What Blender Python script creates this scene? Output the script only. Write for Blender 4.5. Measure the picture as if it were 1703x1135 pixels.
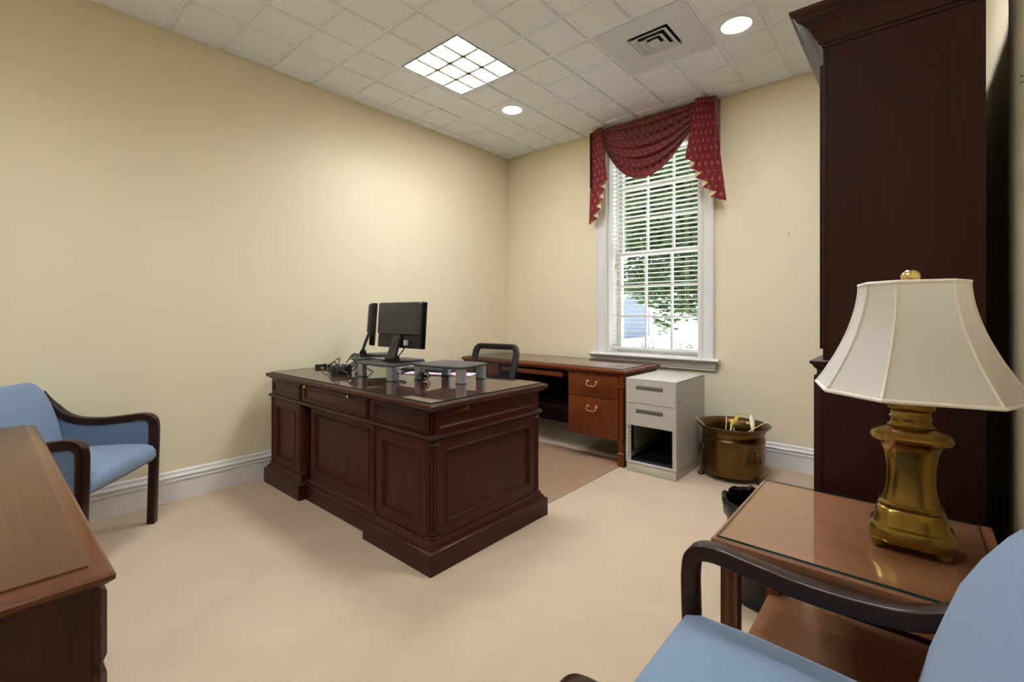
import bpy, bmesh, math, random
from mathutils import Vector, Matrix
random.seed(7)
PI = math.pi
S = bpy.context.scene
for o in list(bpy.data.objects): bpy.data.objects.remove(o)
COL = S.collection

# ------------------------------------------------------------------ camera
CAM = (3.549, -4.037, 1.184)
cd = bpy.data.cameras.new('camera'); cam = bpy.data.objects.new('camera', cd); COL.objects.link(cam)
cam.location = CAM; cam.rotation_euler = (PI/2, 0, 0.714)
cd.sensor_width = 36.0; cd.lens = 773.357/1703*36.0
cd.shift_y = -(567.5-521.32)/1703; cd.clip_start = 0.02; cd.clip_end = 200
S.camera = cam

# ------------------------------------------------------------------ world, sun, exposure
W = bpy.data.worlds.new('world'); S.world = W; W.use_nodes = True
nt = W.node_tree; bg = nt.nodes['Background']
bg.inputs['Color'].default_value = (0.82, 0.91, 1.0, 1); bg.inputs['Strength'].default_value = 2.2
sd = bpy.data.lights.new('sun', 'SUN'); sd.energy = 11.0; sd.angle = 0.02; sd.color = (1, .96, .9)
sun = bpy.data.objects.new('sun', sd); COL.objects.link(sun); sun.rotation_euler = (0, math.radians(-38), 0)
LAMP_TROFFER = 35.0; LAMP_DOWN = 85.0
vs = S.view_settings
vs.view_transform = 'Standard'; vs.look = 'None'; vs.gamma = 1; vs.use_curve_mapping = False
vs.exposure = 0.72

# ------------------------------------------------------------------ materials
def lin(c):
    return tuple(((x/255)/12.92 if x/255 <= .04045 else ((x/255+.055)/1.055)**2.4) for x in c) + (1,)
def new_mat(name):
    m = bpy.data.materials.new(name); m.use_nodes = True
    return m, m.node_tree, m.node_tree.nodes['Principled BSDF']
def N(t, kind, **kw):
    n = t.nodes.new(kind)
    for k, v in kw.items():
        if hasattr(n, k): setattr(n, k, v)
        else: n.inputs[k].default_value = v
    return n
def plain(name, rgb, rough=.5, metal=0., coat=0., bump=0., bscale=200., var=0., vscale=6., spec=.5):
    m, t, b = new_mat(name)
    b.inputs['Roughness'].default_value = rough; b.inputs['Metallic'].default_value = metal
    b.inputs['Coat Weight'].default_value = coat; b.inputs['Coat Roughness'].default_value = .08
    b.inputs['Specular IOR Level'].default_value = spec
    tc = N(t, 'ShaderNodeTexCoord')
    nz = N(t, 'ShaderNodeTexNoise', Scale=vscale, Detail=4.0); t.links.new(tc.outputs['Object'], nz.inputs['Vector'])
    mx = N(t, 'ShaderNodeMix', data_type='RGBA')
    c = lin(rgb); v = max(var, .02)
    mx.inputs['A'].default_value = tuple(x*(1-v) for x in c[:3])+(1,); mx.inputs['B'].default_value = tuple(min(1, x*(1+v)) for x in c[:3])+(1,)
    t.links.new(nz.outputs['Fac'], mx.inputs['Factor']); t.links.new(mx.outputs['Result'], b.inputs['Base Color'])
    if bump:
        n2 = N(t, 'ShaderNodeTexNoise', Scale=bscale, Detail=3.0); t.links.new(tc.outputs['Object'], n2.inputs['Vector'])
        bp = N(t, 'ShaderNodeBump', Strength=bump, Distance=.004); t.links.new(n2.outputs['Fac'], bp.inputs['Height'])
        t.links.new(bp.outputs['Normal'], b.inputs['Normal'])
    return m
def wood(name, dark, light, axis=2, rough=.32, coat=.35, grain=55., crough=.12, fine=.5):
    m, t, b = new_mat(name)
    b.inputs['Roughness'].default_value = rough; b.inputs['Coat Weight'].default_value = coat; b.inputs['Coat Roughness'].default_value = crough; b.inputs['Specular IOR Level'].default_value = .22
    tc = N(t, 'ShaderNodeTexCoord')
    mp = N(t, 'ShaderNodeMapping'); sc = [grain]*3; sc[axis] = grain*.045; mp.inputs['Scale'].default_value = sc
    t.links.new(tc.outputs['Object'], mp.inputs['Vector'])
    n1 = N(t, 'ShaderNodeTexNoise', Scale=1.0, Detail=6.0, Distortion=.6, Roughness=.6); t.links.new(mp.outputs['Vector'], n1.inputs['Vector'])
    mp2 = N(t, 'ShaderNodeMapping'); s2 = [5.]*3; s2[axis] = .8; mp2.inputs['Scale'].default_value = s2
    t.links.new(tc.outputs['Object'], mp2.inputs['Vector'])
    n2 = N(t, 'ShaderNodeTexNoise', Scale=1.0, Detail=3.0, Distortion=1.2); t.links.new(mp2.outputs['Vector'], n2.inputs['Vector'])
    ad = N(t, 'ShaderNodeMix', data_type='FLOAT'); ad.inputs[0].default_value = fine
    t.links.new(n1.outputs['Fac'], ad.inputs[2]); t.links.new(n2.outputs['Fac'], ad.inputs[3])
    cr = N(t, 'ShaderNodeValToRGB'); e = cr.color_ramp.elements
    e[0].position = .32; e[0].color = lin(dark); e[1].position = .68; e[1].color = lin(light)
    t.links.new(ad.outputs[0], cr.inputs['Fac']); t.links.new(cr.outputs['Color'], b.inputs['Base Color'])
    return m
def emit(name, rgb, st):
    m = bpy.data.materials.new(name); m.use_nodes = True; t = m.node_tree; t.nodes.clear()
    e = N(t, 'ShaderNodeEmission', Strength=st); e.inputs['Color'].default_value = tuple(rgb)+(1,)
    o = N(t, 'ShaderNodeOutputMaterial'); t.links.new(e.outputs[0], o.inputs[0]); return m
def clear_glass(name, tint=(1, 1, 1), ior=1.75, rough=0.0):
    m = bpy.data.materials.new(name); m.use_nodes = True; t = m.node_tree; t.nodes.clear()
    tr = N(t, 'ShaderNodeBsdfTransparent'); tr.inputs[0].default_value = tuple(tint)+(1,)
    gl = N(t, 'ShaderNodeBsdfGlossy', Roughness=rough); fr = N(t, 'ShaderNodeFresnel', IOR=ior)
    mx = N(t, 'ShaderNodeMixShader'); o = N(t, 'ShaderNodeOutputMaterial')
    ge = N(t, 'ShaderNodeNewGeometry'); iv = N(t, 'ShaderNodeMath', operation='SUBTRACT'); iv.inputs[0].default_value = 1; t.links.new(ge.outputs['Backfacing'], iv.inputs[1])
    mu = N(t, 'ShaderNodeMath', operation='MULTIPLY'); t.links.new(fr.outputs[0], mu.inputs[0]); t.links.new(iv.outputs[0], mu.inputs[1])
    t.links.new(mu.outputs[0], mx.inputs[0]); t.links.new(tr.outputs[0], mx.inputs[1]); t.links.new(gl.outputs[0], mx.inputs[2]); t.links.new(mx.outputs[0], o.inputs[0])
    return m
def cloth(name, rgb, weave=900., var=.12, transl=0.):
    m = plain(name, rgb, rough=.9, bump=.35, bscale=weave, var=var, vscale=260., spec=.2)
    b = m.node_tree.nodes['Principled BSDF']; b.inputs['Sheen Weight'].default_value = .25
    if transl:
        t = m.node_tree; tl = N(t, 'ShaderNodeBsdfTranslucent'); tl.inputs[0].default_value = lin(rgb)
        mx = N(t, 'ShaderNodeMixShader'); mx.inputs[0].default_value = transl; o = t.nodes['Material Output']
        t.links.new(b.outputs[0], mx.inputs[1]); t.links.new(tl.outputs[0], mx.inputs[2]); t.links.new(mx.outputs[0], o.inputs[0])
    return m
def valance_mat():
    m, t, b = new_mat('burgundy_damask'); b.inputs['Roughness'].default_value = .75; b.inputs['Specular IOR Level'].default_value = .25
    b.inputs['Sheen Weight'].default_value = .3
    uv = N(t, 'ShaderNodeUVMap'); sp = N(t, 'ShaderNodeSeparateXYZ'); t.links.new(uv.outputs[0], sp.inputs[0])
    def M(op, a, bb=None):
        n = N(t, 'ShaderNodeMath', operation=op)
        for i, q in enumerate((a, bb)):
            if q is None: continue
            if isinstance(q, (int, float)): n.inputs[i].default_value = q
            else: t.links.new(q, n.inputs[i])
        return n.outputs[0]
    P = .064
    v = M('DIVIDE', sp.outputs['Y'], P); row = M('FLOOR', v); odd = M('MODULO', M('ABSOLUTE', row), 2.0)
    u = M('ADD', M('DIVIDE', sp.outputs['X'], P), M('MULTIPLY', odd, .5))
    fx = M('ABSOLUTE', M('SUBTRACT', M('FRACT', u), .5)); fy = M('ABSOLUTE', M('SUBTRACT', M('FRACT', v), .5))
    def dot(cx, cy, r):
        dx = M('SUBTRACT', fx, cx); dy = M('SUBTRACT', fy, cy)
        return M('LESS_THAN', M('ADD', M('ABSOLUTE', dx), M('ABSOLUTE', dy)), r)
    d = M('MAXIMUM', dot(.0, .17, .075), dot(.14, 0., .07)); d = M('MAXIMUM', d, dot(0, 0, .045))
    mx = N(t, 'ShaderNodeMix', data_type='RGBA'); mx.inputs['A'].default_value = lin((112, 18, 31)); mx.inputs['B'].default_value = lin((188, 148, 78))
    t.links.new(d, mx.inputs['Factor']); t.links.new(mx.outputs['Result'], b.inputs['Base Color'])
    return m

MW = plain('wall_paint', (230, 219, 187), .62, bump=.06, bscale=420, var=.015, vscale=1.5, spec=.35)
MWHITE = plain('white_trim_paint', (226, 222, 218), .4, var=.01)
MCEIL = plain('ceiling_panel_white', (241, 246, 253), .95, bump=.35, bscale=260, var=.05, vscale=160, spec=.1)
MGRID = plain('ceiling_grid_white', (240, 244, 250), .6)
MDIFF = plain('diffuser_white_enamel', (216, 220, 228), .45)
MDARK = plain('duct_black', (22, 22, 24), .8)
MGREY = plain('grille_grey', (92, 88, 80), .6)
MMETALG = plain('fixture_grey', (120, 120, 118), .4, metal=.4)
MCARPET, ct, cb = new_mat('beige_carpet')
cb.inputs['Roughness'].default_value = .95; cb.inputs['Specular IOR Level'].default_value = .1; cb.inputs['Sheen Weight'].default_value = .3
tc = N(ct, 'ShaderNodeTexCoord')
n1 = N(ct, 'ShaderNodeTexNoise', Scale=2.2, Detail=5.0, Distortion=1.0); n2 = N(ct, 'ShaderNodeTexNoise', Scale=340.0, Detail=2.0)
for n in (n1, n2): ct.links.new(tc.outputs['Object'], n.inputs['Vector'])
mx = N(ct, 'ShaderNodeMix', data_type='FLOAT'); mx.inputs[0].default_value = .5
ct.links.new(n1.outputs[0], mx.inputs[2]); ct.links.new(n2.outputs[0], mx.inputs[3])
cr = N(ct, 'ShaderNodeValToRGB'); cr.color_ramp.elements[0].position = .25; cr.color_ramp.elements[1].position = .75
cr.color_ramp.elements[0].color = lin((180, 158, 131)); cr.color_ramp.elements[1].color = lin((203, 182, 154))
ct.links.new(mx.outputs[0], cr.inputs[0]); ct.links.new(cr.outputs[0], cb.inputs['Base Color'])
bp = N(ct, 'ShaderNodeBump', Strength=.5, Distance=.004); ct.links.new(n2.outputs[0], bp.inputs['Height']); ct.links.new(bp.outputs[0], cb.inputs['Normal'])

MAH_V = wood('mahogany_vertical', (50, 19, 9), (76, 30, 14), 2, .42, .08)
MAH_X = wood('mahogany_lengthwise', (46, 18, 10), (70, 29, 16), 0, .38, .15)
MAH_Y = wood('mahogany_crosswise', (50, 19, 9), (74, 30, 15), 1, .4, .12)
CHE_V = wood('cherry_vertical', (86, 40, 17), (120, 60, 28), 2, .36, .25)
CHE_X = wood('cherry_lengthwise', (86, 40, 17), (120, 60, 28), 0, .36, .25)
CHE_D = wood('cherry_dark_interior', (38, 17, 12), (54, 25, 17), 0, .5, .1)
WAL_X = wood('walnut_top', (74, 48, 28), (98, 67, 41), 0, .42, .2, 60)
WAL_V = wood('walnut_side', (40, 21, 11), (70, 38, 20), 2, .4, .2, 26, fine=.35)
WAL_E = wood('walnut_edge', (78, 42, 24), (104, 60, 34), 0, .32, .35)
CAB_V = wood('cabinet_mahogany', (42, 17, 12), (56, 23, 16), 2, .5, .03, 80)
CAB_Y = wood('cabinet_mahogany_moulding', (40, 17, 12), (54, 24, 17), 1, .38, .2, 80)
CHR = wood('chair_dark_wood', (32, 15, 10), (50, 24, 15), 0, .34, .2, 60, .08)
TBL_X = wood('table_wood', (126, 84, 57), (160, 113, 81), 0, .3, .3, 55)
TBL_V = wood('table_leg_wood', (72, 38, 22), (104, 58, 34), 2, .32, .25, 55)
MGLASS = clear_glass('sheet_glass'); MGLASSEDGE = clear_glass('sheet_glass_greenish', (.93, .98, .95))
MPANE = clear_glass('window_glass', (.97, .99, .98), 1.5)
MBLUE = cloth('blue_upholstery', (120, 142, 169)); MBLUE2 = cloth('blue_upholstery_panel', (104, 124, 152))
MBLACK = plain('black_plastic', (22, 22, 23), .42); MBLACKG = plain('black_gloss_plastic', (14, 14, 15), .18)
MDGREY = plain('charcoal_plastic', (58, 57, 56), .45)
MSILVER = plain('silver_plastic', (168, 172, 180), .3, metal=.75)
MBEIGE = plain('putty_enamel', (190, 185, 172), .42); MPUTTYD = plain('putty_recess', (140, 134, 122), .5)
MBRASS = plain('antique_brass', (142, 114, 56), .25, metal=1., var=.2, vscale=14)
MBRASSL = plain('polished_brass', (230, 202, 140), .14, metal=1.)
MBRONZE = plain('aged_brass', (104, 80, 48), .3, metal=1., var=.35, vscale=16, bump=.12, bscale=60)
MSHADE = cloth('cream_shade_fabric', (246, 243, 236), 700, .03, .5)
MPIPE = cloth('cream_piping', (240, 234, 218), 700, .03)
MVAL = valance_mat(); MLIN = cloth('cream_lining', (226, 202, 164), 800, .05)
MSLAT = plain('slat_white', (232, 230, 226), .45); MCORD = plain('cord_cream', (205, 185, 150), .8)
MMAT = plain('brown_vinyl_mat', (156, 126, 100), .35, var=.05)
MPAPER = plain('pale_pink_paper', (226, 196, 214), .6, var=.25, vscale=40)
MWPAPER = plain('white_card', (225, 225, 222), .6)
MRUB = plain('black_rubber', (16, 16, 16), .6)
MBAG = plain('black_bin_liner', (14, 14, 15), .25, bump=.6, bscale=40)
MSOIL = plain('dark_soil', (22, 19, 17), .95, bump=1., bscale=60)
MSTEM = plain('dried_stem', (226, 208, 164), .8); MLEAFY = plain('dried_leaf_yellow', (188, 164, 62), .8, var=.2, vscale=40)
MLEAFP = plain('dried_leaf_pale', (224, 216, 178), .8, var=.1, vscale=40)
MMESH = bpy.data.materials.new('black_mesh_fabric'); MMESH.use_nodes = True
t = MMESH.node_tree; b = t.nodes['Principled BSDF']; b.inputs['Base Color'].default_value = lin((16, 17, 18)); b.inputs['Roughness'].default_value = .8
tr = N(t, 'ShaderNodeBsdfTransparent'); mxs = N(t, 'ShaderNodeMixShader'); mxs.inputs[0].default_value = .45
t.links.new(tr.outputs[0], mxs.inputs[1]); t.links.new(b.outputs[0], mxs.inputs[2]); t.links.new(mxs.outputs[0], t.nodes['Material Output'].inputs[0])
MBARK = plain('bark', (92, 76, 60), .9, var=.3, vscale=20); MLEAF = cloth('leaf_green', (66, 98, 46), 50, .4, .35)
MGROUND = plain('pale_concrete', (214, 214, 210), .9, var=.06, vscale=1.5); MGRASS = plain('lawn', (130, 140, 100), .9, var=.2)
MSIDING = plain('blue_grey_siding', (112, 122, 142), .7); MROOF = plain('grey_roof', (120, 122, 128), .8); MDGLASS = plain('dark_window_glass', (70, 84, 104), .15)
MEM = emit('fluorescent_lamp', (.96, .985, 1.06), LAMP_TROFFER); MEMD = emit('downlight_lamp', (.98, .985, 1.02), LAMP_DOWN)
MLOUV = plain('louver_white', (240, 232, 214), .4)

# ------------------------------------------------------------------ mesh helpers
class MB:
    def __init__(s): s.v = []; s.f = []; s.uv = {}
    def add(s, vs, fs):
        o = len(s.v); s.v += [tuple(p) for p in vs]; s.f += [tuple(i+o for i in f) for f in fs]; return o
    def box(s, x0, x1, y0, y1, z0, z1, b=0., seg=2):
        if b <= 0:
            s.add([(x, y, z) for z in (z0, z1) for y in (y0, y1) for x in (x0, x1)],
                  [(0, 2, 3, 1), (4, 5, 7, 6), (0, 1, 5, 4), (2, 6, 7, 3), (0, 4, 6, 2), (1, 3, 7, 5)])
            return s
        bm = bmesh.new(); bmesh.ops.create_cube(bm, size=1)
        for v in bm.verts: v.co = ((x0+x1)/2+v.co.x*(x1-x0), (y0+y1)/2+v.co.y*(y1-y0), (z0+z1)/2+v.co.z*(z1-z0))
        bmesh.ops.bevel(bm, geom=bm.edges[:], offset=b, segments=seg, affect='EDGES', profile=.5)
        bm.verts.index_update(); s.add([v.co[:] for v in bm.verts], [[v.index for v in f.verts] for f in bm.faces]); bm.free()
        return s
    def loft(s, rings, c0=True, c1=True, closed=True):
        n = len(rings[0]); vs = [p for r in rings for p in r]; fs = []
        for i in range(len(rings)-1):
            for j in range(n if closed else n-1):
                k = (j+1) % n; fs.append((i*n+j, i*n+k, (i+1)*n+k, (i+1)*n+j))
        if c0: fs.append(tuple(range(n-1, -1, -1)))
        if c1: fs.append(tuple((len(rings)-1)*n+j for j in range(n)))
        s.add(vs, fs); return s
    def rect(s, x0, x1, y0, y1, prof, c0=True, c1=True):
        return s.loft([[(x0-o, y0-o, z), (x1+o, y0-o, z), (x1+o, y1+o, z), (x0-o, y1+o, z)] for o, z in prof], c0, c1)
    def poly(s, pts, prof, c0=True, c1=True):     # pts CCW xy, mitre offset
        n = len(pts); rings = []
        for o, z in prof:
            r = []
            for i in range(n):
                p0, p1, p2 = Vector(pts[i-1]), Vector(pts[i]), Vector(pts[(i+1) % n])
                d1 = (p1-p0).normalized(); d2 = (p2-p1).normalized(); n1 = Vector((d1.y, -d1.x)); n2 = Vector((d2.y, -d2.x))
                m = (n1+n2)/(1+n1.dot(n2)); q = p1+m*o; r.append((q.x, q.y, z))
            rings.append(r)
        return s.loft(rings, c0, c1)
    def lathe(s, prof, n=32, c=(0, 0), c0=True, c1=True):
        return s.loft([[(c[0]+r*math.cos(2*PI*k/n), c[1]+r*math.sin(2*PI*k/n), z) for k in range(n)] for r, z in prof], c0, c1)
    def sweep(s, path, sec, up=(0, 0, 1), scale=None, caps=True, closed=False):
        path = [Vector(p) for p in path]; up = Vector(up); rings = []; L = len(path)
        for i, p in enumerate(path):
            a = path[(i-1) % L] if (closed or i > 0) else path[i]; bq = path[(i+1) % L] if (closed or i < L-1) else path[i]
            d = (bq-a).normalized(); side = d.cross(up)
            if side.length < 1e-4: side = d.cross(Vector((1, 0, 0.01)))
            side.normalize(); nn = side.cross(d); k = scale[i] if scale else 1
            rings.append([(p+side*a2*k+nn*b2*k)[:] for a2, b2 in sec])
        if closed: rings.append(rings[0])
        return s.loft(rings, caps and not closed, caps and not closed)
    def tube(s, path, r, n=8, up=(0, 0, 1), closed=False, scale=None):
        return s.sweep(path, [(r*math.cos(2*PI*k/n), r*math.sin(2*PI*k/n)) for k in range(n)], up, scale, True, closed)
    def torus(s, c, R, r, axis=2, n=24, m=8):
        pts = []
        for k in range(n):
            a = 2*PI*k/n; q = [R*math.cos(a), R*math.sin(a)]; q.insert(axis, 0); pts.append((c[0]+q[0], c[1]+q[1], c[2]+q[2]))
        up = [0, 0, 0]; up[axis] = 1
        return s.tube(pts, r, m, up, True)
    def ball(s, c, rx, ry, rz, n=16, m=10):
        return s.loft([[(c[0]+rx*math.sin(PI*i/m)*math.cos(2*PI*k/n), c[1]+ry*math.sin(PI*i/m)*math.sin(2*PI*k/n), c[2]-rz*math.cos(PI*i/m)) for k in range(n)] for i in range(1, m)])
    def grid(s, rows, uvs=None):
        n = len(rows[0]); o = s.add([p for r in rows for p in r], [(i*n+j, i*n+j+1, (i+1)*n+j+1, (i+1)*n+j) for i in range(len(rows)-1) for j in range(n-1)])
        if uvs:
            for i, r in enumerate(uvs):
                for j, q in enumerate(r): s.uv[o+i*n+j] = q
        return s
    def xf(s, M, start=0):
        for i in range(start, len(s.v)): s.v[i] = (M @ Vector(s.v[i]))[:]
        return s
    def mesh(s, name, mat, smooth=35):
        me = bpy.data.meshes.new(name); me.from_pydata(s.v, [], s.f); me.update()
        bm = bmesh.new(); bm.from_mesh(me); bmesh.ops.recalc_face_normals(bm, faces=bm.faces[:]); bm.to_mesh(me); bm.free()
        if s.uv:
            l = me.uv_layers.new(name='UVMap')
            for lp in me.loops: l.data[lp.index].uv = s.uv.get(lp.vertex_index, (0, 0))
        if smooth:
            me.shade_smooth(); me.set_sharp_from_angle(angle=math.radians(smooth))
        me.materials.append(mat); return me
    def build(s, name, mat, parent=None, world=False, smooth=35):
        if world and parent is not None:
            q = parent; L = Vector((0, 0, 0))
            while q is not None: L += q.location; q = q.parent
            s.v = [(p[0]-L.x, p[1]-L.y, p[2]-L.z) for p in s.v]
        o = bpy.data.objects.new(name, s.mesh(name, mat, smooth)); COL.objects.link(o)
        if parent is not None: o.parent = parent
        return o
def tag(o, label=None, cat=None, group=None, kind=None):
    if label: o['label'] = label
    if cat: o['category'] = cat
    if group: o['group'] = group
    if kind: o['kind'] = kind
    return o
def thing(name, label, cat, loc=(0, 0, 0), rz=0., group=None):
    o = bpy.data.objects.new(name, None); COL.objects.link(o); o.location = loc; o.rotation_euler = (0, 0, rz); o.empty_display_size = .1
    return tag(o, label, cat, group)
def solo(mb, name, mat, label, cat, loc=(0, 0, 0), rz=0., group=None, smooth=35):
    o = mb.build(name, mat, smooth=smooth); o.location = loc; o.rotation_euler = (0, 0, rz); return tag(o, label, cat, group)
def struct(mb, name, mat, parent=None, smooth=35):
    o = mb.build(name, mat, parent, smooth=smooth)
    if parent is None: o['kind'] = 'structure'
    return o
def linkcopy(o, name, parent, loc=(0, 0, 0)):
    c = bpy.data.objects.new(name, o.data); COL.objects.link(c); c.parent = parent; c.location = loc; return c
def spline(pts, n=8):
    P = [Vector(p) for p in pts]; out = []
    for i in range(len(P)-1):
        a, b_, c, d = P[max(i-1, 0)], P[i], P[i+1], P[min(i+2, len(P)-1)]
        for k in range(n):
            u = k/n; out.append(.5*((2*b_)+(c-a)*u+(2*a-5*b_+4*c-d)*u*u+(3*b_-a-3*c+d)*u**3))
    return out+[P[-1]]
def rsec(w, h, r, n=3):
    out = []
    for cx, cy, a0 in ((w-r, h-r, 0), (-w+r, h-r, PI/2), (-w+r, -h+r, PI), (w-r, -h+r, 1.5*PI)):
        for k in range(n+1): a = a0+PI/2*k/n; out.append((cx+r*math.cos(a), cy+r*math.sin(a)))
    return out
def facepanel(parent, fm, pm, o, u, v, n, Wd, Ht, border=.05, deep=.012, bead=.005, thick=.02, pname='panel'):
    o, u, v, n = map(Vector, (o, u, v, n))
    def ring(i, d): return [(o+u*a+v*b_+n*d)[:] for a, b_ in ((i, i), (Wd-i, i), (Wd-i, Ht-i), (i, Ht-i))]
    m = MB().loft([ring(0, -thick), ring(0, 0), ring(border, 0), ring(border+.004, bead), ring(border+.010, bead), ring(border+.018, -deep)], False, False)
    m.build('panel_frame', fm, parent, world=True)
    m = MB().loft([ring(border+.016, -deep-.006), ring(border+.016, -deep)], True, True)
    return m.build(pname, pm, parent, world=True)

# ------------------------------------------------------------------ room shell
H = 2.971; XR = 3.805; XN = 3.78; YC = -1.82; YN = -5.3; SG = .3048; GA = .664*SG; GB = .413*SG
WX0, WX1, WZ0, WZ1 = 1.288, 2.161, .80, 2.78
fl = struct(MB().box(-.15, XR+.15, YN-.15, .3, -.1, 0), 'floor', MCARPET)
struct(MB().box(-.15, 0, YN-.15, .3, 0, H+.15), 'wall_left', MW)
wb = MB(); wb.box(0, WX0, 0, .3, 0, H+.15); wb.box(WX1, XR, 0, .3, 0, H+.15); wb.box(WX0, WX1, 0, .3, 0, WZ0-.03); wb.box(WX0, WX1, 0, .3, WZ1, H+.15)
struct(wb, 'wall_back', MW)
struct(MB().box(XR, XR+.15, YN-.15, .3, 0, H+.15).box(XN, XR+.001, YN, YC, 0, H+.1, .004), 'wall_right', MW)
struct(MB().box(0, XR, YN-.15, YN, 0, H+.15), 'wall_front', MW)
BB = [(0, 0), (.017, 0), (.017, .118), (.022, .122), (.022, .130), (.017, .134), (.017, .140), (.024, .146), (.024, .154), (.014, .160), (.011, .170), (.013, .176), (.009, .184), (0, .188)]
def baseboard(name, p0, p1, nrm):
    p0, p1, nrm = Vector(p0), Vector(p1), Vector(nrm)
    struct(MB().loft([[(p+nrm*a+Vector((0, 0, z)))[:] for a, z in BB] for p in (p0, p1)]), name, MWHITE)
baseboard('baseboard_left', (0, YN, 0), (0, 0, 0), (1, 0, 0)); baseboard('baseboard_back', (0.0, 0, 0), (XR, 0, 0), (0, -1, 0))
baseboard('baseboard_right', (XN, YN, 0), (XN, YC, 0), (-1, 0, 0)); baseboard('baseboard_front', (0, YN, 0), (XR, YN, 0), (0, 1, 0))

# ceiling: slab, grid bars and lay-in tiles with four raised squares each
ceil = struct(MB().box(-.15, XR+.15, YN-.15, .3, H+.10, H+.15), 'ceiling', MCEIL)
def gx(j): return GB+j*SG
def gy(k): return -(GA+k*SG)
NJ = 13; NK = 17
for j in range(0, NJ, 2):
    if 0 < gx(j) < XR: MB().box(gx(j)-.012, gx(j)+.012, YN, 0, H, H+.016).build('grid_bar', MGRID, ceil)
for k in range(0, NK, 2):
    if gy(k) > YN: MB().box(0, XR, gy(k)-.012, gy(k)+.012, H+.0005, H+.016).build('grid_bar', MGRID, ceil)
FIX = {(2, 4), (8, 4), (6, 2), (10, 0), (4, 12)}
proto = {}
for j in range(-2, NJ+1, 2):
    for k in range(-2, NK+1, 2):
        if (j, k) in FIX: continue
        x0, x1, y1, y0 = gx(j), gx(j+2), gy(k), gy(k+2)
        full = x0 > 0 and x1 < XR and y1 < 0 and y0 > YN
        if x1 < .02 or x0 > XR-.02 or y0 > -.02 or y1 < YN+.02: continue
        cx, cy = (x0+x1)/2, (y0+y1)/2
        if full and 'full' in proto: linkcopy(proto['full'], 'ceiling_tile', ceil, (cx, cy, 0)); continue
        m = MB(); X0, X1, Y0, Y1 = max(x0+.010, 0), min(x1-.010, XR), max(y0+.010, YN), min(y1-.010, 0)
        m.box(X0-cx, X1-cx, Y0-cy, Y1-cy, H+.004, H+.016)
        for a in (0, 1):
            for b_ in (0, 1):
                px0, px1 = max(x0+a*SG+.014, 0), min(x0+(a+1)*SG-.014, XR); py0, py1 = max(y0+b_*SG+.014, YN), min(y0+(b_+1)*SG-.014, 0)
                if px1-px0 < .012 or py1-py0 < .012: continue
                m.rect(px0-cx, px1-cx, py0-cy, py1-cy, [(0, H+.004), (0, H-.001), (-.008, H-.008)])
        o = m.build('ceiling_tile', MCEIL, ceil, smooth=0); o.location = (cx, cy, 0)
        if full: proto['full'] = o

# ------------------------------------------------------------------ ceiling fixtures
def troffer(j, k, label):
    x0, x1, y1, y0 = gx(j)+.012, gx(j+2)-.012, gy(k)-.012, gy(k+2)+.012; cx, cy = (x0+x1)/2, (y0+y1)/2; h = (x1-x0)/2
    r = thing('ceiling_light', label, 'ceiling light', (cx, cy, H))
    m = MB(); m.rect(-h, h, -h, h, [(0, .056), (0, -.003), (-.012, -.003), (-.014, .056)], False, True); m.build('frame', MMETALG, r)
    MB().box(-h+.016, h-.016, -h+.016, h-.016, .052, .056).build('lamp_panel', MEM, r)
    g = h-.018
    for i in range(1, 4):
        c = -g+2*g*i/4
        if i < 4:
            MB().box(c-.013, c+.013, -g, g, -.004, .040).build('louver_blade', MLOUV, r)
    for i in range(1, 3):
        c = -g+2*g*i/3
        MB().box(-g, g, c-.013, c+.013, -.004, .040).build('louver_blade', MLOUV, r)
troffer(2, 4, 'square fluorescent ceiling light with white louver grid above the desk')
troffer(8, 4, 'square fluorescent ceiling light over the floor between the desk and the tall cabinet')
troffer(4, 12, 'added out-of-view square fluorescent ceiling light directly above the dresser')  # added fixture out of view, placed to brighten the near left side
def downlight(j, k, label):
    r = thing('downlight', label, 'ceiling light', (gx(j), gy(k), H-.006), group='recessed round downlights')
    MB().lathe([(.094, 0), (.094, -.004), (.088, -.007), (.076, -.004), (.076, 0)], 40, c0=False, c1=False).build('trim_ring', MWHITE, r)
    MB().lathe([(.076, -.002), (.06, -.006), (.03, -.008), (.004, -.0085)], 32).build('lens', MEMD, r)
downlight(2.5, 2.5, 'round recessed downlight between the troffer and the corner of the room')
downlight(8.5, 2.5, 'round recessed downlight between the air diffuser and the tall cabinet')
downlight(8.5, 12.5, 'added out-of-view round recessed downlight over the foreground armchair')  # guessed extra downlight behind the view, added to light the near end
# supply diffuser
x0, x1, y1, y0 = gx(6)+.006, gx(8)-.006, gy(2)-.006, gy(4)+.006; cx, cy = (x0+x1)/2, (y0+y1)/2; h = (x1-x0)/2
r = thing('air_diffuser', 'white square air supply panel with stepped vent rings in the ceiling', 'vent', (cx, cy, H))
m = MB(); m.rect(-h, h, -h, h, [(0, .014), (0, -.004), (-h+.135, -.004), (-h+.128, .014)], False, False); m.build('panel', MDIFF, r)
MB().box(-.14, .14, -.14, .14, .0135, .0155).build('duct_opening', MDARK, r)
for a in (.122, .078):
    MB().rect(-a, a, -a, a, [(0, -.014), (-.008, -.016), (-.034, .006), (-.028, .008)], False, False).build('vent_ring', MDIFF, r)
MB().rect(-.036, .036, -.036, .036, [(-.018, .006), (0, -.014), (-.004, -.017), (-.02, -.006)], True, True).build('vent_core', MDIFF, r)
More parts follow.
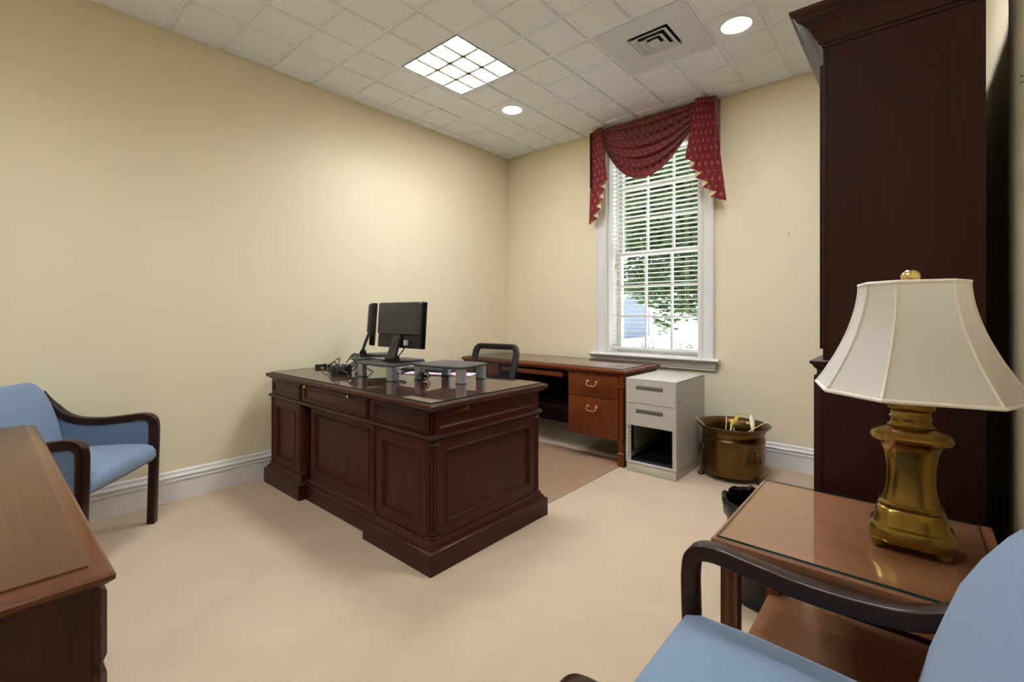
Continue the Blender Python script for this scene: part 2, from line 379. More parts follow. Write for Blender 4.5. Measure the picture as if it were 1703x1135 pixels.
# return grille
x0, x1, y1, y0 = gx(10)+.014, gx(12)-.014, gy(0)-.014, gy(2)+.014; cx, cy = (x0+x1)/2, (y0+y1)/2; hx = (x1-x0)/2; hy = (y1-y0)/2
r = thing('return_grille', 'dark grey return air grille in the ceiling above the tall cabinet', 'vent', (cx, cy, H))
MB().rect(-hx, hx, -hy, hy, [(0, .014), (0, -.004), (-.03, -.006), (-.034, .012)], False, False).build('frame', MGREY, r)
MB().box(-hx+.02, hx-.02, -hy+.02, hy-.02, .012, .0145).build('backing', MDARK, r)
for i in range(16):
    y = -hy+.045+i*(2*hy-.09)/15; MB().box(-hx+.032, hx-.032, y-.004, y+.004, -.004, .011).build('slat', MGREY, r)

# ------------------------------------------------------------------ window
win = struct(MB().box(WX0, WX1, -.005, .3, WZ0-.03, WZ0), 'window_1', MWHITE)
def wp(mb, name, mat=MWHITE, parent=win): return mb.build(name, mat, parent)
CS = [(0, 0), (0, .026), (.012, .030), (.022, .026), (.026, .020), (.085, .016), (.090, .022), (.108, .028), (.118, .028), (.124, .018), (.124, 0)]  # across from outer edge, depth
for sx, xo in ((1, 1.163), (-1, 2.286)):
    wp(MB().loft([[(xo+sx*a, -d, z) for a, d in CS] for z in (WZ0, WZ1+.1)]), 'side_casing')
wp(MB().loft([[(x, -d, WZ1+.12-a) for a, d in CS] for x in (1.163, 2.286)]), 'head_casing')
wp(MB().box(WX0, WX0+.014, 0, .3, WZ0, WZ1), 'jamb'); wp(MB().box(WX1-.014, WX1, 0, .3, WZ0, WZ1), 'jamb'); wp(MB().box(WX0, WX1, 0, .3, WZ1-.014, WZ1), 'head_jamb')
wp(MB().loft([[(x, y, z) for y, z in ((.0, .802), (-.062, .802), (-.070, .798), (-.072, .788), (-.066, .780), (-.05, .776), (-.04, .764), (-.03, .760), (0, .760))] for x in (1.112, 2.335)]), 'window_stool')
wp(MB().loft([[(x, y, z) for y, z in ((.0, .760), (-.026, .760), (-.026, .722), (-.020, .716), (-.020, .704), (-.014, .698), (0, .698))] for x in (1.150, 2.300)]), 'apron')
def sash(x0, x1, z0, z1, y0, rows, lead):
    f = MB(); w = .042
    f.box(x0, x0+w, y0, y0+.035, z0, z1); f.box(x1-w, x1, y0, y0+.035, z0, z1); f.box(x0+w, x1-w, y0, y0+.035, z0, z0+lead); f.box(x0+w, x1-w, y0, y0+.035, z1-.036, z1)
    so = wp(f, 'sash')
    ix0, ix1, iz0, iz1 = x0+w, x1-w, z0+lead, z1-.036; dx = (ix1-ix0)/3; dz = (iz1-iz0)/rows
    for i in (1, 2): MB().box(ix0+dx*i-.010, ix0+dx*i+.010, y0+.004, y0+.031, iz0, iz1).build('muntin', MWHITE, so)
    for i in range(1, rows): MB().box(ix0, ix1, y0+.005, y0+.030, iz0+dz*i-.009, iz0+dz*i+.009).build('muntin', MWHITE, so)
    for i in range(3):
        for k in range(rows): MB().box(ix0+dx*i+.006, ix0+dx*(i+1)-.006, y0+.016, y0+.019, iz0+dz*k+.006, iz0+dz*(k+1)-.006).build('pane', MPANE, so)
sash(WX0+.014, WX1-.014, .80, 1.785, .165, 3, .055)
sash(WX0+.014, WX1-.014, 1.755, WZ1-.014, .203, 3, .036)

# venetian blind
bl = thing('venetian_blind', 'white horizontal slat blind hanging inside the window recess', 'blind', ((WX0+WX1)/2, .085, .84))
hw = (WX1-WX0)/2-.020
MB().box(-hw, hw, -.018, .018, 0, .018, .003).build('bottom_rail', MSLAT, bl)
MB().box(-hw, hw, -.028, .028, WZ1-.014-.84-.05, WZ1-.014-.84, .003).build('head_rail', MSLAT, bl)
NS = 44; step = (WZ1-.014-.84-.07)/NS; sl0 = None
for i in range(NS):
    z = .045+step*i
    if sl0 is None:
        m = MB(); rows = []
        top = [(y, .0022*(1-(y/.025)**2)) for y in (-.025, -.0125, 0, .0125, .025)]
        prof = [(y, zz+.0012) for y, zz in top]+[(y, zz-.0012) for y, zz in reversed(top)]
        m.loft([[(x, y, zz) for y, zz in prof] for x in (-hw, hw)]); sl0 = m.build('slat', MSLAT, bl); sl0.location = (0, 0, z); sl0.rotation_euler = (-.06, 0, 0)
    else:
        c = linkcopy(sl0, 'slat', bl, (0, 0, z)); c.rotation_euler = (-.06, 0, 0)
for x in (-.30, .30):
    for y in (-.026, .026): MB().tube([(x, y, .015), (x, y, WZ1-.85-.06)], .0012, 5, (0, 1, 0)).build('ladder_cord', MSLAT, bl)
m = MB(); m.tube([(-.37, -.036, .95), (-.37, -.034, WZ1-.84-.05)], .0022, 6, (0, 1, 0)); m.build('lift_cord', MCORD, bl)
for z in (.62, .78):
    m = MB(); m.lathe([(.003, z+.05), (.008, z+.03), (.009, z), (.005, z-.004)], 10, (-.37+(.012 if z < .7 else -.008), -.038)); m.tube([(-.37+(.012 if z < .7 else -.008), -.038, z+.05), (-.37, -.036, .98)], .0015, 5, (0, 1, 0)); m.build('cord_tassel', MCORD, bl)

# ------------------------------------------------------------------ swag valance
va = thing('window_valance', 'burgundy swag valance with gold dot motifs and pleated side tails', 'valance', (1.745, 0, 2.05))
VT = 2.945; VL, VR = 1.163, 2.326
MB().box(VL, VR, -.095, -.001, VT-.02, VT).build('mounting_board', MLIN, va, world=True)
rows, uvs = [], []; NV, NU = 108, 44
for i in range(NV+1):
    v = i/NV; r_, u_ = [], []; sag = .565*v**1.05; ph = v*5.84
    for j in range(NU+1):
        u = j/NU; sh = (1-abs(2*u-1)**2.1)
        e = .010+.085*v*v; x = VL+e+(VR-VL-2*e)*u
        fr = ph % 1; tri = (fr/.84)**.9 if fr < .84 else (1-fr)/.16; tk = max(0., (fr-.84)/.16)
        y = -.103-.05*v*sh-.046*sh**.55*tri*min(1, v*6)
        z = VT-.004-sag*sh-.040*v*(1-sh) + .026*tk*(1-tk*.5)*sh*min(1, v*5)
        r_.append((x, y, z)); u_.append((x+.5*(v*.2)*(u-.5), v*.86+.0))
    rows.append(r_); uvs.append(u_)
m = MB().grid(rows, uvs); sw = m.build('swag', MVAL, va, world=True, smooth=80)
sm = sw.modifiers.new('thick', 'SOLIDIFY'); sm.thickness = .003; sm.offset = 0
def jabot(xin, xout, xtin, xtout, zhi, zlo, NF, y0):
    # accordion-pleated tail, from the inner high edge outwards; every pleat folds back on itself
    sg = 1 if xout > xin else -1; plan = []; u = 0.; yy = 0.
    for i in range(NF):
        plan.append((u, yy)); u += 1.0; plan.append((u, yy+.15))
        if i < NF-1: u -= .52; yy += 1.; 
    plan_ = []
    for i in range(len(plan)-1):
        a, b_ = plan[i], plan[i+1]
        for k in range(6):
            q = k/6; plan_.append((a[0]+(b_[0]-a[0])*q, a[1]+(b_[1]-a[1])*q**.35-(.32*math.sin(PI*min(1, q/.7)) if i % 2 == 0 else 0)))
    plan_.append(plan[-1]); mx = max(p[0] for p in plan_); L = [0.]
    for i in range(1, len(plan_)): L.append(L[-1]+abs(plan_[i][0]-plan_[i-1][0])+.05)
    nr = []
    for i in range(len(plan_)):
        a, b_ = plan_[max(i-1, 0)], plan_[min(i+1, len(plan_)-1)]; dd = b_[0]-a[0]; nr.append((-1, -1) if dd > .2 or i == 0 else ((1, 0) if dd < -.2*.52 else (0, 1)))
    rows, uvs, rl = [], [], []
    for i in range(29):
        s_ = i/28; r_, u_, l_ = [], [], []
        for q, (pu, py) in enumerate(plan_):
            t_ = L[q]/L[-1]; zb = zhi+(zlo-zhi)*t_; z = VT-.002+(zb-VT)*s_
            f_ = (VT-z)/(VT-zlo); xa = xtin+(xin-xtin)*f_; xb = xtout+(xout-xtout)*f_**1.3
            x = xa+(xb-xa)*pu/mx; y = y0+py*(.013+.008*f_)-.02*f_
            r_.append((x, y, z)); u_.append((L[q]*.075*abs(xout-xin)/.3, VT-z)); l_.append((x-(sg*.004 if nr[q][1] == 1 else 0), y-nr[q][0]*.0012, z+.001))
        rows.append(r_); uvs.append(u_); rl.append(l_)
    j = MB().grid(rows, uvs).build('tail', MVAL, va, world=True, smooth=50)
    MB().grid(rl).build('lining', MLIN, j, world=True, smooth=50)
    xo = xtout; MB().box(min(xo, xo+sg*.003), max(xo, xo+sg*.003), y0+.03, -.001, zlo+.35, VT-.003).build('return_flap', MVAL, va, world=True)
jabot(1.425, 1.125, 1.30, 1.160, 2.44, 2.055, 5, -.150)
jabot(2.045, 2.412, 2.19, 2.330, 2.47, 2.085, 5, -.175)
solo(MB().box(-.018, .018, -.008, .008, 0, .022, .003), 'valance_bracket', MCORD, 'small pale wooden bracket poking above the burgundy valance', 'bracket', (1.69, -.115, VT+.001))

# ------------------------------------------------------------------ executive desk
dk = thing('executive_desk', 'dark mahogany double pedestal desk with fluted corners and glass top', 'desk', (1.0, -2.27, 0))
DX0, DX1, DY0, DY1 = .12, 1.88, -2.672, -1.865
def dp(mb, name, mat, parent=dk): return mb.build(name, mat, parent, world=True)
PL = [(.035, 0), (.035, .095), (.030, .102), (.022, .105), (.016, .118), (.006, .128), (.004, .142), (-.02, .142)]
dp(MB().rect(DX0, .585, DY0, DY1, PL), 'plinth', MAH_X); dp(MB().rect(1.395, DX1, DY0, DY1, PL), 'plinth', MAH_X)
dp(MB().rect(.64, 1.34, DY0+.045, DY0+.10, PL), 'plinth', MAH_X)
dp(MB().box(DX0+.02, .575, DY0+.02, DY1, .13, .61), 'pedestal', MAH_V); dp(MB().box(1.405, DX1-.02, DY0+.02, DY1, .13, .61), 'pedestal', MAH_V)
dp(MB().box(.57, 1.41, DY0+.055, DY0+.09, .12, .61), 'modesty_panel', MAH_V)
dp(MB().box(DX0+.008, DX1-.008, DY0+.008, DY1, .61, .742), 'frieze', MAH_X)
dp(MB().rect(DX0, DX1, DY0, DY1, [(-.01, .596), (.003, .598), (.012, .604), (.014, .612), (.010, .619), (.002, .622), (-.01, .622)]), 'bead_moulding', MAH_X)
dp(MB().rect(DX0, DX1, DY0, DY1+.03, [(-.02, .728), (.004, .728), (.010, .736), (.022, .741), (.026, .748), (.026, .758), (.020, .765), (.010, .766), (-.02, .766)]), 'desktop', MAH_X)
# front panels
for x0, x1, dy in ((.157, .548, 0), (.635, 1.36, .035), (1.433, 1.842, 0)):
    facepanel(dk, MAH_V, MAH_V, (x0, DY0+dy, .145), (1, 0, 0), (0, 0, 1), (0, -1, 0), x1-x0, .450, .045)
facepanel(dk, MAH_V, MAH_V, (DX1, DY0+.035, .145), (0, 1, 0), (0, 0, 1), (1, 0, 0), DY1-DY0-.07, .450, .05)
for x0, x1 in ((.135, .560), (.610, 1.345), (1.400, 1.860)):
    facepanel(dk, MAH_X, MAH_X, (x0, DY0, .624), (1, 0, 0), (0, 0, 1), (0, -1, 0), x1-x0, .104, .010, .006, .003)
facepanel(dk, MAH_Y, MAH_Y, (DX1, DY0+.025, .624), (0, 1, 0), (0, 0, 1), (1, 0, 0), DY1-DY0-.05, .104, .014, .006, .003)
def pilaster(x, y):
    n = 48; sec = []
    for k in range(n):
        a = 2*PI*k/n; rr = .0345*(1-.20*(.5+.5*math.cos(a*12))**2); sec.append((x+rr*math.cos(a), y+rr*math.sin(a)))
    p = dp(MB().loft([[(a, b_, z) for a, b_ in sec] for z in (.172, .572)]), 'fluted_pilaster', MAH_V)
    MB().lathe([(.030, .142), (.036, .144), (.036, .152), (.031, .156), (.038, .164), (.034, .172), (.02, .174)], 20, (x, y)).build('base_ring', MAH_X, p, world=True)
    MB().lathe([(.02, .570), (.034, .572), (.038, .580), (.031, .586), (.036, .590), (.036, .598)], 20, (x, y)).build('cap_ring', MAH_X, p, world=True)
for x, y in ((DX0+.028, DY0+.028), (.570, DY0+.028), (1.410, DY0+.028), (DX1-.028, DY0+.028), (DX1-.028, DY1-.028)): pilaster(x, y)
for px in (.647, 1.166):
    MB().lathe([(.010, 0), (.010, .008), (.006, .012)], 14).xf(Matrix.Translation((px, DY0-.003, .722)) @ Matrix.Rotation(PI/2, 4, 'X')).build('brass_slide_knob', MBRASSL, dk, world=True)
MB().box(DX1+.002, DX1+.007, -2.52, -2.44, .712, .731, .002).build('brass_label_plate', MBRASS, dk, world=True)
MEDGE = plain('green_glass_edge', (18, 58, 46), .12)
def glass_sheet(name, x0, x1, y0, y1, z0, z1, label):
    r = thing(name, label, 'glass sheet', ((x0+x1)/2, (y0+y1)/2, z0)); hx, hy, h = (x1-x0)/2, (y1-y0)/2, z1-z0
    MB().rect(-hx+.0012, hx-.0012, -hy+.0012, hy-.0012, [(0, 0), (0, h)]).build('sheet', MGLASS, r)
    MB().rect(-hx, hx, -hy, hy, [(-.0011, 0), (0, .0006), (0, h-.0006), (-.0011, h), (-.0011, 0)], False, False).build('edge', MEDGE, r)
glass_sheet('desk_glass', .108, 1.872, -2.668, -1.825, .7662, .7721, 'clear glass sheet covering the top of the mahogany desk')
DT = .7722

# ------------------------------------------------------------------ things on the desk
def riser(x, y, rz, label):
    r = thing('monitor_riser', label, 'monitor stand', (x, y, DT), rz, 'monitor risers on the desk')
    pts = []
    w, d = .195, .145
    for k in range(13): q = -1+2*k/12; pts.append((w*q*.97, -d-.022*(1-q*q)))
    pts += [(w, -d+.03), (w*.93, d-.02), (w*.84, d)] + [(w*.84*(1-2*k/8), d+.008*math.sin(PI*k/8)) for k in range(1, 8)] + [(-w*.84, d), (-w*.93, d-.02), (-w, -d+.03)]
    MB().poly(pts, [(-.006, .086), (0, .089), (0, .096), (-.004, .1), (-.012, .101)]).build('platform', MDGREY, r)
    for sx in (-1, 1):
        for sy in (-1, 1):
            cx, cy = sx*(w-.034-(.022 if sy > 0 else 0)), sy*(d-.028)
            lg = MB().loft([[(cx+a, cy+b_, z) for a, b_ in rsec(.027, .020, .006)] for z in (.004, .088)]).build('leg', MSILVER, r)
            MB().loft([[(cx+a, cy+b_, z) for a, b_ in rsec(.028, .021, .006)] for z in (0, .004)]).build('foot_pad', MRUB, lg)
riser(1.365, -2.09, math.radians(10), 'empty charcoal monitor riser on silver legs at the right of the desk')
riser(.985, -2.265, math.radians(0), 'charcoal riser on silver legs carrying the wide-facing monitor')
riser(.565, -2.13, math.radians(-30), 'charcoal riser on silver legs carrying the edge-on monitor by the wall')
RT = DT+.1012
def monitor(x, y, rz, label):       # local: back towards -Y
    r = thing('monitor', label, 'monitor', (x, y, RT), rz, 'flat screen monitors')
    def Rz(m): return m.xf(Matrix.Translation((0, .0, .235)) @ Matrix.Rotation(math.radians(-4), 4, 'X'))
    m = MB().loft([[(a, yy, b_) for a, b_ in rsec(.213-o, .148-o, .006)] for yy, o in ((.022, .001), (.026, 0), (-.004, 0), (-.010, .003))]); Rz(m).build('bezel', MBLACKG, r)
    m = MB().loft([[(a, yy, b_*.97+.012) for a, b_ in rsec(.205-o, .138-o, .01)] for yy, o in ((-.008, 0), (-.026, .004), (-.034, .02))]); m.v = [(p[0], p[1], max(p[2], -.058)) for p in m.v]
    Rz(m).build('back_cover', MDGREY, r)
    Rz(MB().box(-.200, .200, -.014, -.006, -.140, -.056, .003)).build('port_bay', MBLACK, r)
    Rz(MB().box(-.195, .195, .0255, .0268, -.130, .132)).build('screen', MBLACKG, r)
    pp = [(0, -.075, .012), (0, -.068, .05), (0, -.030, .155), (0, -.016, .185)]
    a = MB().sweep(pp, rsec(.034, .010, .004), (1, 0, 0)).xf(Matrix.Identity(4)); 
    a = MB(); a.loft([[(sx*.036, yy-.010, zz) for sx in (1,)] + [(-.036, yy-.010, zz), (-.036, yy+.012, zz), (.036, yy+.012, zz)] for _, yy, zz in pp])
    arm = a.build('stand_arm', MDGREY, r)
    MB().loft([[(sx_*.009, yy+d_, zz) for sx_, d_ in ((-1, -.0112), (1, -.0112), (1, -.006), (-1, -.006))] for yy, zz in ((-.0585, .075), (-.0390, .130))]).build('cable_slot', MBLACK, arm)
    MB().poly([(-.085, -.085), (.085, -.085), (.11, .05), (.10, .115), (-.10, .115), (-.11, .05)], [(0, 0), (0, .008), (-.008, .013)]).build('stand_base', MBLACK, r)
    MB().lathe([(.024, -.045), (.024, .045)], 16).xf(Matrix.Translation((0, -.068, .022)) @ Matrix.Rotation(PI/2, 4, 'Y')).build('hinge', MBLACK, r)
    return r
ma = monitor(1.035, -2.235, math.radians(4), 'black monitor seen squarely from behind, beside the empty riser')
monitor(.53, -2.12, math.radians(-33), 'black monitor turned edge-on nearest the left wall')
# video lead plug on monitor A
solo(MB().box(-.010, .010, -.012, .012, 0, .034, .003), 'video_plug', MWPAPER, 'white video connector plugged into the back of the monitor', 'plug', (1.135, -2.268, RT+.108))
def cable(pts, r_, label, mat=MBLACK, group='cables on the desk'):
    o = MB().tube(spline(pts, 7), r_*1.35, 6).build('cable', mat, smooth=80); return tag(o, label, 'cable', group)
T0 = DT+.0035
cable([(.075+.1, -2.335, T0+.012), (.24, -2.35, T0+.03), (.33, -2.37, T0+.035), (.42, -2.41, T0+.01), (.47, -2.40, T0)], .003, 'black lead running from the wall-side plug to the round hub')
cable([(.21, -2.30, T0+.012), (.30, -2.30, T0+.045), (.40, -2.32, T0+.03), (.47, -2.35, T0+.01)], .003, 'black lead arching from the second plug to the round hub')
cable([(.60, -2.44, T0), (.56, -2.40, T0+.085), (.50, -2.37, T0+.092), (.47, -2.40, T0+.06), (.55, -2.47, T0+.01), (.66, -2.46, T0)], .0028, 'black lead looping high over the round hub')
cable([(.63, -2.36, T0+.02), (.66, -2.34, T0+.06), (.72, -2.33, T0+.095), (.83, -2.32, T0+.108), (.93, -2.31, RT-DT+T0+.004)], .0028, 'black lead climbing from the hub onto the middle riser')
cable([(.64, -2.40, T0+.01), (.69, -2.38, T0+.02), (.72, -2.33, T0+.06), (.755, -2.22, T0+.045), (.79, -2.10, T0+.02), (.86, -2.05, T0)], .0028, 'black lead passing behind the leg of the middle riser')
cable([(.62, -2.44, T0), (.68, -2.45, T0+.03), (.74, -2.43, T0+.002), (.80, -2.47, T0), (.88, -2.46, T0)], .0028, 'black lead curling on the glass in front of the middle riser')
cable([(.50, -2.31, T0+.06), (.47, -2.26, T0+.10), (.44, -2.22, T0+.112), (.46, -2.19, RT-DT+T0+.004)], .0028, 'black lead rising from the hub to the wall-side riser')
cable([(.60, -2.33, T0+.045), (.57, -2.27, T0+.105), (.53, -2.25, T0+.118), (.50, -2.28, T0+.09), (.53, -2.33, T0+.06)], .0028, 'black lead making a tall loop behind the round hub')
cable([(.63, -2.39, T0+.03), (.67, -2.36, T0+.075), (.70, -2.30, T0+.05), (.69, -2.24, T0+.01), (.66, -2.20, T0)], .0028, 'black lead dropping between the hub and the wall-side riser')
cable([(1.06, -2.30, RT+.02), (1.09, -2.275, RT+.055), (1.125, -2.268, RT+.10)], .003, 'black video lead hanging below the monitor back')
cable([(1.18, -2.38, T0), (1.23, -2.395, T0+.004), (1.27, -2.37, T0), (1.23, -2.345, T0), (1.19, -2.36, T0)], .0024, 'thin black cord loop lying between the two front risers')
def wad(x, y, n, label):
    m = MB()
    for i in range(n):
        a = i*1.3; c = Vector((random.uniform(-.02, .02), random.uniform(-.02, .02), .028+random.uniform(-.004, .008))); ax = Matrix.Rotation(random.uniform(-.9, .9), 4, 'X') @ Matrix.Rotation(a, 4, 'Z') @ Matrix.Rotation(random.uniform(.2, 1.2), 4, 'Y')
        st = len(m.v); m.torus((0, 0, 0), .020+.006*random.random(), .0035, 2, 16, 6); m.xf(Matrix.Translation(c) @ ax, st)
    lo = min(p[2] for p in m.v); m.v = [(p[0], p[1], p[2]-lo) for p in m.v]
    solo(m, 'cable_bundle', MBLACK, label, 'cable', (x, y, DT))
wad(1.275, -2.235, 7, 'tangled bundle of black cord under the empty riser')
hb = thing('cable_hub', 'round black power hub on the desk among the leads', 'power hub', (.545, -2.375, DT))
MB().lathe([(.066, 0), (.070, .004), (.070, .044), (.066, .050), (.05, .052), (.02, .052)], 32).build('body', MBLACK, hb)
for k in range(5):
    a = k*1.2; MB().box(-.010, .010, -.008, .008, .051, .056, .002).xf(Matrix.Translation((.042*math.cos(a), .042*math.sin(a), 0))).build('socket', MDGREY, hb)
for x, y, l in ((.15, -2.34, 'black power plug lying closest to the left wall'), (.20, -2.30, 'black power plug lying just beside the round hub leads')):
    p = thing('power_plug', l, 'plug', (x, y, DT), random.uniform(.3, .9), 'power plugs on the desk')
    MB().box(-.024, .018, -.016, .016, 0, .026, .006, 3).build('body', MBLACK, p); MB().lathe([(.006, 0), (.008, .02)], 8).xf(Matrix.Translation((.016, 0, .013)) @ Matrix.Rotation(PI/2, 4, 'Y')).build('strain_relief', MRUB, p)
solo(MB().box(-.24, .24, -.075, .075, 0, .003), 'desk_pad', MPAPER, 'pale pink patterned paper pad lying under the risers', 'desk pad', (1.105, -1.962, DT), math.radians(26))
kb = thing('keyboard', 'slim black keyboard lying on the pink pad behind the risers', 'keyboard', (.955, -1.935, DT+.0032), math.radians(20))
MB().box(-.20, .20, -.06, .06, 0, .016, .004).build('case', MBLACK, kb)
k0 = None
for i in range(14):
    for j in range(5):
        p = (-.182+i*.028, -.046+j*.023, 0)
        if k0 is None: k0 = MB().rect(-.011, .011, -.009, .009, [(0, .0158), (0, .018), (-.002, .021)]).build('key', MDGREY, kb); k0.location = p
        else: linkcopy(k0, 'key', kb, p)

# ------------------------------------------------------------------ chair mat, office chair
solo(MB().rect(.30, 1.83, -1.79, -.63, [(0, .0005), (0, .003), (-.004, .0045)]), 'chair_mat', MMAT, 'brown vinyl floor mat on the carpet under the office chair', 'floor mat')
oc = thing('office_chair', 'black mesh-back swivel chair between the desk and the credenza', 'office chair', (.915, -1.47, .0046), math.radians(-80))
for k in range(5):
    a = 2*PI*k/5+.3; d = Vector((math.cos(a), math.sin(a), 0))
    MB().sweep([(d*.03+Vector((0, 0, .105)))[:], (d*.28+Vector((0, 0, .075)))[:]], rsec(.02, .014, .005), scale=[1.2, .8]).build('base_arm', MBLACK, oc)
    MB().lathe([(.016, -.02), (.026, -.018), (.028, -.006), (.028, .006), (.026, .018), (.016, .02)], 18).xf(Matrix.Translation((d*.285+Vector((0, 0, .0285)))) @ Matrix.Rotation(a, 4, 'Z') @ Matrix.Rotation(PI/2, 4, 'X')).build('caster', MRUB, oc)
MB().lathe([(.045, .09), (.045, .13), (.028, .135), (.028, .40), (.05, .41)], 20).build('gas_lift', MBLACK, oc)
MB().box(-.24, .24, -.245, .245, .41, .49, .035, 4).build('seat', MBLACK, oc)
def bk(u, v):   # backrest surface: u -1..1 across, v 0..1 up
    return (-.200-.14*v-.02*math.sin(PI*v)-.05*(1-u*u)*.6, u*(.200+.012*math.sin(PI*v)), .49+.415*v-.012*u*u*v)
rim = []
for cu, cv, a0 in ((.82, .88, 0), (-.82, .88, PI/2), (-.82, .12, PI), (.82, .12, 1.5*PI)):
    for k in range(7): a = a0+PI/2*k/6; rim.append(bk(cu+.18*math.cos(a), cv+.12*math.sin(a)))
rr = []
for i in range(len(rim)):
    a, b_ = Vector(rim[i]), Vector(rim[(i+1) % len(rim)]); n = max(1, int((b_-a).length/.05))
    for k in range(n): rr.append((a+(b_-a)*k/n)[:])
MB().sweep(rr, rsec(.024, .020, .009), (1, 0, 0), closed=True).build('back_frame', MBLACK, oc)
MB().grid([[bk(-.94+1.88*i/16, .03+.94*j/16) for i in range(17)] for j in range(17)]).build('back_mesh', MMESH, oc, smooth=80)
MB().sweep(spline([(-.05, 0, .40), (-.26, 0, .42), (-.31, 0, .55), (-.33, 0, .66)], 6), rsec(.035, .010, .005), (0, 1, 0)).build('back_support', MBLACK, oc)

# ------------------------------------------------------------------ credenza
cz = thing('credenza', 'reddish cherry credenza desk with kneehole and two drawers below the window', 'credenza', (.95, -.45, 0))
def cp(mb, name, mat, parent=cz): return mb.build(name, mat, parent, world=True)
CX0, CX1, CY0, CY1 = .075, 1.855, -.775, -.145
cp(MB().rect(CX0, CX1, CY0, CY1, [(-.02, .700), (.0, .702), (.006, .712), (.016, .718), (.018, .728), (.014, .738), (.006, .742), (.004, .745), (-.02, .745)]), 'worktop', CHE_X)
PX0, PX1 = 1.345, 1.815
cp(MB().box(PX0+.004, PX1, CY0+.02, CY1, .19, .70), 'pedestal', CHE_V); cp(MB().box(.12, .55, CY0+.02, CY1, .19, .70), 'pedestal', CHE_V)
def drawer(x0, x1, z0, z1, hz):
    d = cp(MB().box(x0, x1, CY0, CY0+.022, z0, z1, .002), 'drawer', CHE_V)
    xc = (x0+x1)/2
    for s_ in (-1, 1):
        MB().lathe([(.014, 0), (.013, .004), (.006, .007), (.005, .016), (.008, .02), (.005, .024)], 14).xf(Matrix.Translation((xc+s_*.040, CY0, hz+.018)) @ Matrix.Rotation(PI/2, 4, 'X')).build('handle_post', MBRASSL, d, world=True)
    pth = spline([(xc-.040, CY0-.018, hz+.018), (xc-.044, CY0-.021, hz+.0), (xc-.022, CY0-.024, hz-.014), (xc, CY0-.025, hz-.012), (xc+.022, CY0-.024, hz-.014), (xc+.044, CY0-.021, hz), (xc+.040, CY0-.018, hz+.018)], 5)
    MB().tube(pth, .005, 8, (0, 1, 0)).build('bail_handle', MBRASSL, d, world=True)
for x0, x1 in ((PX0+.004, PX1-.004), (.124, .546)):
    drawer(x0, x1, .508, .688, .612); drawer(x0, x1, .192, .503, .412)
    cp(MB().box(x0, x1, CY0-.004, CY0+.02, .690, .701), 'writing_slide', CHE_X)
    MB().lathe([(.006, 0), (.006, .008), (.003, .01)], 10).xf(Matrix.Translation(((x0+x1)/2, CY0-.004, .696)) @ Matrix.Rotation(PI/2, 4, 'X')).build('slide_knob', MBRASS, cz, world=True)
for x, y in ((1.838, CY0+.012), (1.838, CY1-.03), (.098, CY0+.012), (.098, CY1-.03)):
    m = MB().rect(x-.018, x+.018, y-.018, y+.018, [(.008, 0), (.008, .085), (.012, .090), (.012, .100), (.004, .106), (0, .11), (0, .60), (.008, .606), (.008, .618), (0, .622), (0, .705)]); cp(m, 'corner_post', CHE_V)
cp(MB().box(1.824, 1.842, CY0+.03, CY1-.05, .19, .70), 'end_panel', CHE_V); cp(MB().box(.09, .11, CY0+.03, CY1-.05, .19, .70), 'end_panel', CHE_V)
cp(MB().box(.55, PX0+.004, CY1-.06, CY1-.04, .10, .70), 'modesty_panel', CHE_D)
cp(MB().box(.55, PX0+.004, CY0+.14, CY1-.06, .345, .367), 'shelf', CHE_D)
tr_ = cp(MB().box(.60, 1.285, CY0+.01, CY0+.36, .648, .664, .003), 'keyboard_tray', CHE_X); MB().box(.60, 1.285, CY0-.002, CY0+.012, .642, .682, .003).build('tray_lip', CHE_X, tr_, world=True)
glass_sheet('credenza_glass', CX0+.02, CX1-.02, CY0+.025, CY1-.02, .7452, .7502, 'clear glass sheet covering the top of the cherry credenza')
solo(MB().box(-.02, .02, -.03, .03, 0, .06, .004), 'small_white_box', MWPAPER, 'small white box on the shelf inside the credenza kneehole', 'box', (1.31, -.58, .3672))

# ------------------------------------------------------------------ putty file pedestal
fc = thing('file_cabinet', 'putty metal file cabinet with two drawers and an empty bottom bay', 'file cabinet', (2.09, -.54, 0))
def fp(mb, name, mat, parent=fc): return mb.build(name, mat, parent, world=True)
FX0, FX1, FY0, FY1, FH = 1.902, 2.287, -.825, -.245, .700
fp(MB().box(FX0+.004, FX1-.004, FY0+.004, FY1, 0, .068, .003), 'kick_base', MBEIGE)
fp(MB().box(FX0, FX1, FY0, FY1, FH-.012, FH, .003), 'top_panel', MBEIGE)
fp(MB().box(FX0, FX0+.014, FY0+.001, FY1, .070, FH-.012), 'side_panel', MBEIGE); fp(MB().box(FX1-.014, FX1, FY0+.001, FY1, .070, FH-.012), 'side_panel', MBEIGE)
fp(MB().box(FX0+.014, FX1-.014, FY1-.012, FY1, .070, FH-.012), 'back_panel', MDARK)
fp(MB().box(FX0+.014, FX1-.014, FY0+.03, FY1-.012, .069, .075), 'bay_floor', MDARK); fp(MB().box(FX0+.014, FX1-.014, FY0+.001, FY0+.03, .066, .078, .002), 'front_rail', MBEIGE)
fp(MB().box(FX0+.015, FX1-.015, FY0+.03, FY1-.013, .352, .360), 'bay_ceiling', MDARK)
for x in (FX0+.0145, FX1-.0165): fp(MB().box(x, x+.002, FY0+.06, FY1-.013, .075, .35), 'bay_lining', MDARK)
